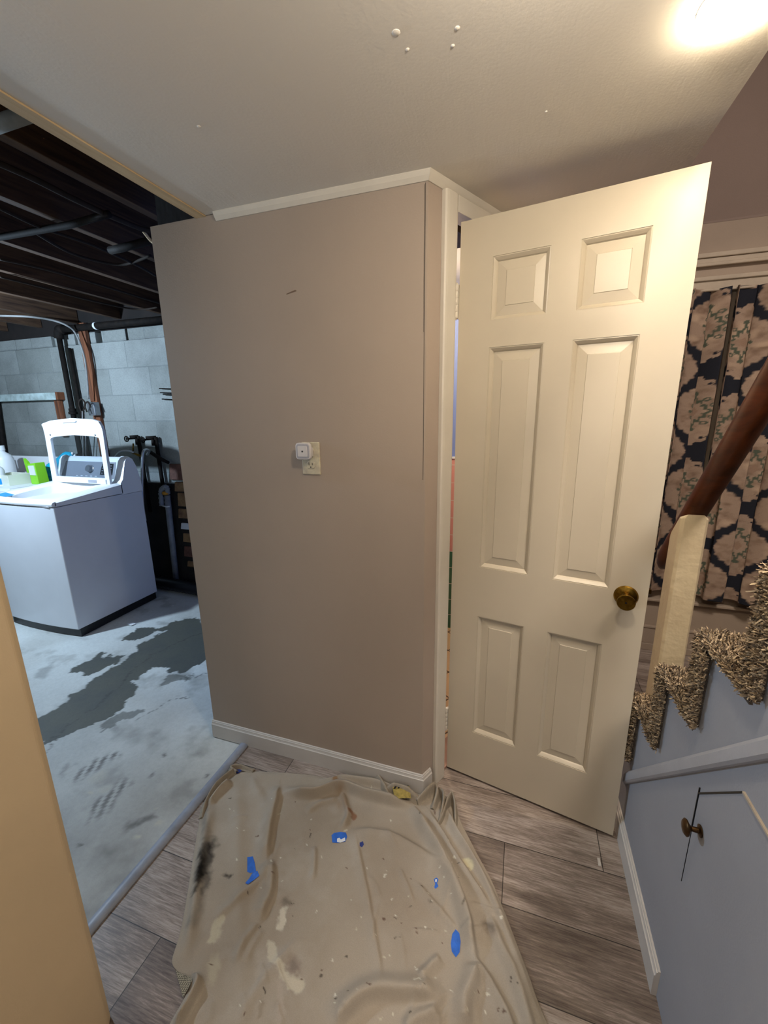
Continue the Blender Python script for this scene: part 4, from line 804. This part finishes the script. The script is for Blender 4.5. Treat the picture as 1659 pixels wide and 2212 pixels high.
# ceiling pipes and wires among the joists
def zp(x, y, z): return tuple(at(x, y, 2, z))
m = MB(); m.tube([zp(-80, 522, 2.20), zp(0, 512, 2.20), zp(150, 486, 2.20), zp(235, 462, 2.20)], .013, 10); mk('gas_pipe', m, 'dark', smooth=True, label='dark pipe crossing under the joists above the washer', cat='pipe')
m = MB(); m.tube([zp(238, 541, 2.19), zp(262, 536, 2.19), zp(335, 517, 2.19)], .016, 10); mk('gas_pipe', m, 'dark', smooth=True, label='short dark pipe under the joists next to the taupe wall', cat='pipe')
for i, P in enumerate(([(0, 450), (80, 488), (150, 512), (211, 534), (300, 575), (335, 595)], [(72, 500), (150, 545), (220, 566), (271, 571), (325, 552)], [(0, 598), (90, 620), (180, 645), (290, 668), (340, 664)], [(-90, 315), (60, 380), (150, 425), (230, 463), (300, 492), (330, 500)], [(0, 560), (130, 590), (345, 655)])):
    m = MB(); m.tube(spline([zp(x, y, 2.205) for x, y in P], 6), .006 if i != 3 else .010, 8)
    mk('ceiling_wire', m, 'wire', smooth=True, label=['thin wire starting highest at the left frame edge under the joists', 'wire sagging in a loop near the taupe wall top', 'pale wire running along the far joists', 'thicker dark cable near the ceiling edge strip', 'faint straight wire between the middle joists'][i], cat='wire', group='wires under the joists')
m = MB(); a = zp(310, 500, 2.20); m.tube(spline([a, (a[0]+.01, a[1]+.03, a[2]-.03), (a[0]+.04, a[1]+.02, a[2]-.02), (a[0]+.05, a[1]+.05, a[2]+.0)], 5), .006, 8); mk('wire_loop', m, 'furring', smooth=True, label='pale torn wire loop at the top left corner of the taupe wall', cat='wire')
a, b = zp(-60, 288, 2.20), zp(62, 245, 2.20); m = MB(); m.tube([a, b], .018, 12); mk('white_pipe', m, 'cable', smooth=True, label='pale pipe end in the top left corner beside the ceiling strip', cat='pipe')
# scraps on the floors
a = at(284, 1348, 2, 0); m = MB(); m.hexa([(a[0]-.03, a[1]-.012, 0), (a[0]+.02, a[1]-.02, 0), (a[0]+.03, a[1]+.01, 0), (a[0]-.02, a[1]+.018, 0), (a[0]-.03, a[1]-.012, .004), (a[0]+.02, a[1]-.02, .002), (a[0]+.03, a[1]+.01, .005), (a[0]-.02, a[1]+.018, .003)]); mk('paper_scrap', m, 'paper', label='small white paper scrap on the concrete beside the washer', cat='paper')
a = at(1294, 1862, 2, 0); m = MB(); m.hexa([(a[0]-.004, a[1]-.014, 0), (a[0]+.005, a[1]-.013, 0), (a[0]+.004, a[1]+.014, 0), (a[0]-.004, a[1]+.012, 0), (a[0]-.004, a[1]-.014, .001), (a[0]+.005, a[1]-.013, .002), (a[0]+.004, a[1]+.014, .001), (a[0]-.004, a[1]+.012, .002)]); mk('paint_chip', m, 'trimb', label='tiny pale chip on the plank floor near the stairs', cat='chip')
# ================================================================== DROP CLOTH
def FLz(P, z=0.): return np.array([at(x, y, 2, z)[:2] for x, y in P])
def resample(P, n):
    P = np.array(spline(list(P), 12)); d = np.r_[0, np.cumsum(np.hypot(*np.diff(P, axis=0).T))]; t = np.linspace(0, d[-1], n); return np.stack([np.interp(t, d, P[:, 0]), np.interp(t, d, P[:, 1])], 1)
Lc = FLz([(512, 1670), (468, 1706), (438, 1748), (428, 1792), (418, 1850), (406, 1925), (395, 1990), (384, 2035), (372, 2078), (384, 2100), (412, 2122), (400, 2160), (362, 2225), (330, 2300), (300, 2400)])
Rc = FLz([(962, 1722), (982, 1748), (1003, 1792), (1030, 1845), (1060, 1900), (1086, 1962), (1118, 2045), (1142, 2108), (1160, 2160), (1188, 2225), (1225, 2310), (1270, 2420)])
Tc = FLz([(512, 1670), (560, 1668), (620, 1671), (680, 1677), (722, 1686), (760, 1678), (800, 1686), (850, 1704), (900, 1716), (962, 1722)])
nu, nv = 290, 400
Lr, Rr, Tr = resample(Lc, nv), resample(Rc, nv), resample(Tc, nu)
Br = np.stack([np.interp(np.linspace(0, 1, nu), [0, 1], [Lr[-1][k], Rr[-1][k]]) for k in (0, 1)], 1)
u = np.linspace(0, 1, nu)[None, :, None]; v = np.linspace(0, 1, nv)[:, None, None]
G = (1-u)*Lr[:, None]+u*Rr[:, None]+(1-v)*Tr[None]+v*Br[None]-((1-u)*(1-v)*Lr[0]+u*(1-v)*Rr[0]+(1-u)*v*Lr[-1]+u*v*Rr[-1])
X, Y = G[..., 0], G[..., 1]
Zc = np.full(X.shape, .006)
wx = X+.012*(vnoise(X, Y, 9, 31, 3)-.5); wy = Y+.012*(vnoise(X, Y, 9, 32, 3)-.5)
def signed(P):     # distance and side to a polyline, plus position along it
    best = np.full(X.shape, 9.); side = np.zeros(X.shape); along = np.zeros(X.shape); tot = sum(math.hypot(b[0]-a[0], b[1]-a[1]) for a, b in zip(P[:-1], P[1:])); acc = 0
    for (x1, y1), (x2, y2) in zip(P[:-1], P[1:]):
        L = math.hypot(x2-x1, y2-y1)+1e-9; t = np.clip(((wx-x1)*(x2-x1)+(wy-y1)*(y2-y1))/L**2, 0, 1); d = np.hypot(wx-x1-t*(x2-x1), wy-y1-t*(y2-y1))
        sd = np.sign((x2-x1)*(wy-y1)-(y2-y1)*(wx-x1)); m_ = d < best; best = np.where(m_, d, best); side = np.where(m_, sd, side); along = np.where(m_, (acc+t*L)/tot, along); acc += L
    return best, side, along
def ridge(P, amp, wl, wr, taper=True):     # wl, wr: fall-off left and right of the line direction
    global Zc
    Q = [tuple(p) for p in np.array(spline(list(FLz(P)), 6))]; d, s_, al = signed(Q); w_ = np.where(s_ > 0, wl, wr); h = 1.25*amp*np.exp(-(d/(w_*.85))**2)
    if taper: h = h*np.clip(np.minimum(al, 1-al)*6+.12, 0, 1)
    Zc += h
ridge([(604, 1700), (592, 1745), (583, 1800), (576, 1868)], .018, .010, .035)
ridge([(590, 1860), (586, 1925), (572, 1965), (560, 1998)], .014, .010, .03)
ridge([(560, 1998), (530, 2040), (508, 2090)], .007, .012, .014)
ridge([(462, 1990), (510, 1950), (560, 1905), (580, 1880)], .008, .02, .014)
ridge([(640, 2035), (590, 2090), (555, 2140), (520, 2212)], .006, .02, .012)
ridge([(610, 1716), (680, 1722), (735, 1706), (790, 1722), (845, 1738), (885, 1742)], .034, .028, .016)
ridge([(690, 1690), (735, 1688), (800, 1694), (850, 1706), (905, 1720)], .022, .018, .018)
ridge([(735, 1712), (752, 1760), (738, 1795)], .011, .014, .012)
ridge([(757, 1800), (815, 1806), (860, 1818), (905, 1845), (946, 1876), (975, 1925), (992, 1980)], .016, .018, .045)
ridge([(766, 1805), (780, 1870), (796, 1954), (812, 2050), (822, 2130)], .007, .008, .02)
ridge([(680, 1830), (678, 1870), (674, 1905)], .007, .01, .012)
ridge([(895, 1745), (925, 1800), (958, 1860), (985, 1920), (1004, 1975), (1022, 2040), (1030, 2090)], .032, .010, .030)
ridge([(1030, 2090), (1022, 2130), (1008, 2170), (1004, 2230)], .020, .018, .03)
ridge([(925, 1752), (960, 1812), (990, 1862), (1030, 1925), (1062, 1972)], .016, .010, .022)
ridge([(958, 1742), (992, 1806), (1030, 1868), (1068, 1940), (1096, 2010), (1128, 2090), (1160, 2175), (1190, 2240)], .019, .008, .020)
ridge([(1058, 1980), (1080, 2045), (1110, 2110), (1140, 2200), (1160, 2260)], .016, .014, .020)
ridge([(1025, 2075), (1062, 2130), (1095, 2190), (1120, 2260)], .014, .010, .022)
ridge([(900, 1912), (935, 1955), (965, 1990), (990, 2020)], .008, .010, .016)
ridge([(715, 2225), (755, 2180), (800, 2150), (850, 2148), (905, 2152), (960, 2160)], .026, .035, .018)
ridge([(905, 2120), (935, 2090), (955, 2075)], .012, .015, .015); ridge([(870, 2240), (905, 2205), (955, 2200)], .016, .02, .016)
ridge([(512, 1680), (514, 1800), (518, 1950), (522, 2100), (525, 2230)], .007, .03, .03)
ridge([(455, 1740), (445, 1810), (430, 1900), (415, 2000), (400, 2070)], .012, .02, .022)
ridge([(500, 1690), (470, 1716), (448, 1745)], .022, .018, .014)
ridge([(412, 2115), (425, 2135), (405, 2175), (378, 2230)], .030, .014, .022)
ridge([(540, 1680), (560, 1720), (575, 1760)], .006, .02, .02); ridge([(660, 1760), (690, 1740), (730, 1730)], .007, .02, .012)
Zc += .0035*(vnoise(X, Y, 10, 33, 3)-.5)+.0015*(vnoise(X, Y, 40, 34, 2)-.5)
edge = np.minimum.reduce([np.broadcast_to(u[..., 0], X.shape)*1.0, 1-np.broadcast_to(u[..., 0], X.shape)])
Zc = .003+(Zc-.003)*np.clip(edge*40, .25, 1)*np.clip(np.broadcast_to(v[..., 0], X.shape)*60, .25, 1)
rz = np.random.default_rng(12)
for i_ in range(26):
    x_, y_ = rz.uniform(450, 1050), rz.uniform(1740, 2190); a_ = rz.uniform(1.1, 2.2) if rz.random() < .7 else rz.uniform(-.4, .6); L_ = rz.uniform(30, 90)
    ridge([(x_, y_), (x_+L_*.5*math.cos(a_)+rz.uniform(-6, 6), y_+L_*.5*math.sin(a_)), (x_+L_*math.cos(a_), y_+L_*math.sin(a_))], rz.uniform(.002, .0045), rz.uniform(.004, .010), rz.uniform(.006, .014))
# paint spots and stains
C = np.ones((*X.shape, 3))*np.array(lin('a09688')); C = blend(C, (vnoise(X, Y, 5, 41)-.45)*2, lin('908373')); C = blend(C, (vnoise(X, Y, 11, 42)-.55)*2.2, lin('aaa296'))
jx = X+.030*(vnoise(X, Y, 45, 43)-.5); jy = Y+.030*(vnoise(X, Y, 45, 44)-.5)
def spot(P, w_, c, s_=.9, soft=.3):
    global C
    Q = [tuple(p) for p in FLz(P)]; Q = Q if len(Q) > 1 else [Q[0], (Q[0][0]+1e-4, Q[0][1])]
    C = blend(C, s_*np.clip((1-segd(jx, jy, Q)/w_)/soft, 0, 1), lin(c))
spot([(452, 1832), (444, 1865), (436, 1895)], .034, '0e0c0b', 1, .7); spot([(436, 1860), (430, 1900), (422, 1935)], .014, '1a1714', .85, .9); spot([(452, 1900), (440, 1925), (438, 1938)], .012, '3b342c', .7, .9)
spot([(442, 1700), (450, 1900), (420, 2000)], .022, '6d675f', .5, .9)
spot([(476, 1995), (468, 2010), (464, 2035)], .016, 'b8af98', .8, .4); spot([(462, 2080), (460, 2120)], .018, 'aea58f', .7, .6)
spot([(612, 1970), (610, 1990), (608, 2000)], .014, 'c8c1b0', .9, .4); spot([(588, 2040), (598, 2080), (615, 2110), (640, 2130), (648, 2140)], .013, 'bdb5a3', .9, .4); spot([(640, 2115), (648, 2138)], .012, 'bdb5a3', .8, .4)
spot([(602, 2130), (606, 2170), (605, 2212)], .012, 'a89d90', .8, .5)
spot([(617, 1948), (622, 1955)], .020, '55483f', .6, .9); spot([(630, 2085), (640, 2095)], .022, '5a4440', .5, .9); spot([(488, 1895)], .012, '2f2a25', .8, .7); spot([(496, 1898)], .010, '2f2a25', .8, .7)
spot([(722, 1684), (726, 1696)], .016, '8a6a4b', .9, .4); spot([(757, 1756), (762, 1770)], .012, '7c5238', .8, .6); spot([(735, 1715), (745, 1745)], .025, '8a6f52', .5, .9)
spot([(1006, 1864), (1014, 1874)], .012, 'c4bc9c', .9, .5); spot([(1047, 2005), (1060, 2018)], .016, '5c5148', .6, .9); spot([(1000, 1971)], .010, '40372f', .8, .8); spot([(930, 1951)], .01, '40372f', .6, .8)
rs = np.random.default_rng(99)
for i in range(120):
    x_, y_ = rs.uniform(440, 1120), rs.uniform(1700, 2212); w_ = rs.uniform(.0018, .0038); spot([(x_, y_), (x_+rs.uniform(-3, 3), y_+rs.uniform(-3, 4))], w_, ['cfc9b6', 'c3bca8', '3c352e', 'd6d2c4', '5a4136'][int(rs.integers(5))], .85, .5)
cl_ = gm(X, Y, Zc, np.arange(0)); i = np.arange(nu*nv).reshape(nv, nu); cl_.f = [tuple(f) for f in np.stack([i[:-1, :-1], i[1:, :-1], i[1:, 1:], i[:-1, 1:]], -1).reshape(-1, 4).tolist()]
cloth = mk('drop_cloth', cl_, 'canvas', smooth=True, col=C.reshape(-1, 3), label='paint-stained tan canvas drop cloth spread over the plank floor', cat='drop cloth')
sm = cloth.modifiers.new('thick', 'SOLIDIFY'); sm.thickness = .0022; sm.offset = -1
P2 = np.stack([X.ravel(), Y.ravel()], 1); Zf = Zc.ravel()
def zat(x, y): k = np.argmin((P2[:, 0]-x)**2+(P2[:, 1]-y)**2); return Zf[k]
def patch(name, pts, mat, h=.0012):
    # fill the outline with a small grid that follows the cloth
    Q = FLz(pts, .012); c = Q.mean(0); R = []
    for k in (1.0, .7, .4, .1): R.append([(c[0]+(p[0]-c[0])*k, c[1]+(p[1]-c[1])*k) for p in Q])
    m = MB(); m.loft([[(x, y, zat(x, y)+h+(.0 if j else -.0006)) for x, y in r] for j, r in enumerate(R)], cap=False); n = len(pts); m.f.append(tuple(range(3*n, 4*n)))
    return mk(name, m, mat, parent=cloth)
patch('tape_piece', [(534, 1850), (546, 1848), (550, 1862), (553, 1882), (540, 1884), (534, 1882)], 'tape', .0018)
patch('tape_piece', [(545, 1884), (556, 1881), (561, 1896), (550, 1903), (536, 1914), (530, 1909), (538, 1897)], 'tape', .0022)
patch('tape_piece', [(984, 2009), (992, 2018), (995, 2035), (993, 2055), (985, 2065), (976, 2052), (974, 2035), (977, 2016)], 'tape', .0018)
tp = patch('tape_piece', [(716, 1802), (722, 1797), (735, 1796), (747, 1797), (750, 1806), (746, 1816), (732, 1819), (718, 1818)], 'tape', .0018)
patch('paint_fleck', [(728, 1810), (733, 1808), (737, 1813), (745, 1808), (746, 1815), (735, 1819), (728, 1817)], 'paper', .0030)
patch('tape_piece', [(777, 1820), (784, 1818), (786, 1824), (782, 1829), (777, 1827)], 'tapedk', .0018)
patch('tape_piece', [(937, 1901), (943, 1899), (947, 1904), (944, 1910), (947, 1916), (941, 1920), (938, 1916), (940, 1910)], 'tape', .0018)
patch('paint_fleck', [(940, 1902), (944, 1903), (943, 1908), (940, 1907)], 'paper', .003)
patch('tape_piece', [(505, 1656), (517, 1655), (522, 1662), (514, 1669), (506, 1666)], 'tapedk', .002)
# rucked-up folds along the top right edge
def fold(name, path, hts, wd, mat='canvas', c='978a73', lean=.0, parent=cloth):
    P = np.array(spline([(*at(x, y, 2, 0)[:2], 0) for x, y in path], 8)); n = len(P); hh = np.interp(np.linspace(0, 1, n), np.linspace(0, 1, len(hts)), hts); R = []
    K = 14
    for k_ in range(n):
        t = P[min(k_+1, n-1)]-P[max(k_-1, 0)]; t /= np.linalg.norm(t)+1e-9; nn = np.array([-t[1], t[0], 0]); r_ = []
        for q_ in range(K+1):
            a = -1+2*q_/K; prof = math.exp(-(a*1.9)**2)-math.exp(-3.61); r_.append(tuple(P[k_]+nn*a*wd*(1-.35*math.cos(a*1.5))+nn*lean*prof*hh[k_]+np.array([0, 0, .002+prof*hh[k_]])))
        R.append(r_)
    m = MB(); m.loft(R, cap=False, closed=False); cc = np.tile(np.array(lin(c)), (len(m.v), 1)); cc *= (.9+.2*rng.random((len(m.v), 1)))
    o = mk(name, m, mat, parent=parent, smooth=True, col=cc); s2 = o.modifiers.new('thick', 'SOLIDIFY'); s2.thickness = .0025; return o
fold('rucked_fold', [(790, 1672), (812, 1684), (832, 1712), (842, 1730)], [.01, .04, .035, .01], .022, c='93897a')
f2 = fold('rucked_fold', [(828, 1716), (850, 1714), (880, 1722), (905, 1734)], [.01, .05, .05, .02], .030, c='93897a')
fold('rucked_fold', [(900, 1738), (922, 1722), (938, 1712), (944, 1726), (934, 1752)], [.02, .045, .05, .045, .01], .017, c='93897a')
fold('rucked_fold', [(948, 1716), (958, 1732), (956, 1758), (948, 1782)], [.03, .05, .045, .01], .010, c='93897a')
fold('rucked_fold', [(944, 1788), (956, 1770), (966, 1745), (975, 1732), (982, 1750), (984, 1790)], [.01, .03, .045, .05, .04, .01], .009, c='93897a')
fold('rucked_fold', [(512, 1672), (500, 1664), (520, 1660), (548, 1668)], [.015, .022, .02, .004], .012, c='93897a')
fold('rucked_fold', [(506, 1668), (470, 1700), (446, 1738), (436, 1770)], [.02, .026, .02, .006], .012, c='93897a')
# yellow label on the big ruck
q = [np.array(at(x, y, 2, .040)) for x, y in ((848, 1700), (884, 1698), (888, 1720), (852, 1722))]
m = MB(); m.loft([[tuple(q[0]+(q[1]-q[0])*t+np.array([0, 0, .003*math.sin(3*t)])) for t in np.linspace(0, 1, 7)], [tuple(q[3]+(q[2]-q[3])*t+np.array([0, 0, -.010+.003*math.sin(3*t)])) for t in np.linspace(0, 1, 7)]], cap=False, closed=False)
lb = mk('label', m, 'yellow', parent=cloth); lb['label'] = 'yellow sewn label with black hazard bars'
m = MB()
for k in range(4):
    a = q[0]+(q[1]-q[0])*(.08+.24*k); b = q[0]+(q[1]-q[0])*(.20+.24*k); dn = (q[3]-q[0])*.22+np.array([0, 0, -.002]); sk = (q[1]-q[0])*.06; up = np.array([0, -.001, .0045])
    m.add([a+sk+up, b+sk+up, b-sk+dn+up, a-sk+dn+up], [(0, 1, 2, 3)])
mk('hazard_bar', m, 'black', parent=lb)
# turned-back corner with woven underside at the lower left
q = FLz([(380, 2098), (418, 2122), (412, 2140), (396, 2160)]); m = MB(); m.add([(q[0][0], q[0][1], .004), (q[1][0], q[1][1], .012), (q[2][0], q[2][1], .02), (q[3][0], q[3][1], .006)], [(0, 3, 2, 1)])
def weave():
    n = NT('coarse woven underside'); w1 = n.n('ShaderNodeTexChecker'); n.l(n.pos((1, 1, 1), (0, 0, .4)), w1.inputs['Vector']); w1.inputs['Scale'].default_value = 320
    w1.inputs['Color1'].default_value = (*lin('a59d88'), 1); w1.inputs['Color2'].default_value = (*lin('4f493d'), 1); n.l(w1.outputs['Color'], n.b.inputs['Base Color']); n.b.inputs['Roughness'].default_value = .95; return n.m
M['weave'] = weave(); mk('turned_corner', m, 'weave', parent=cloth)
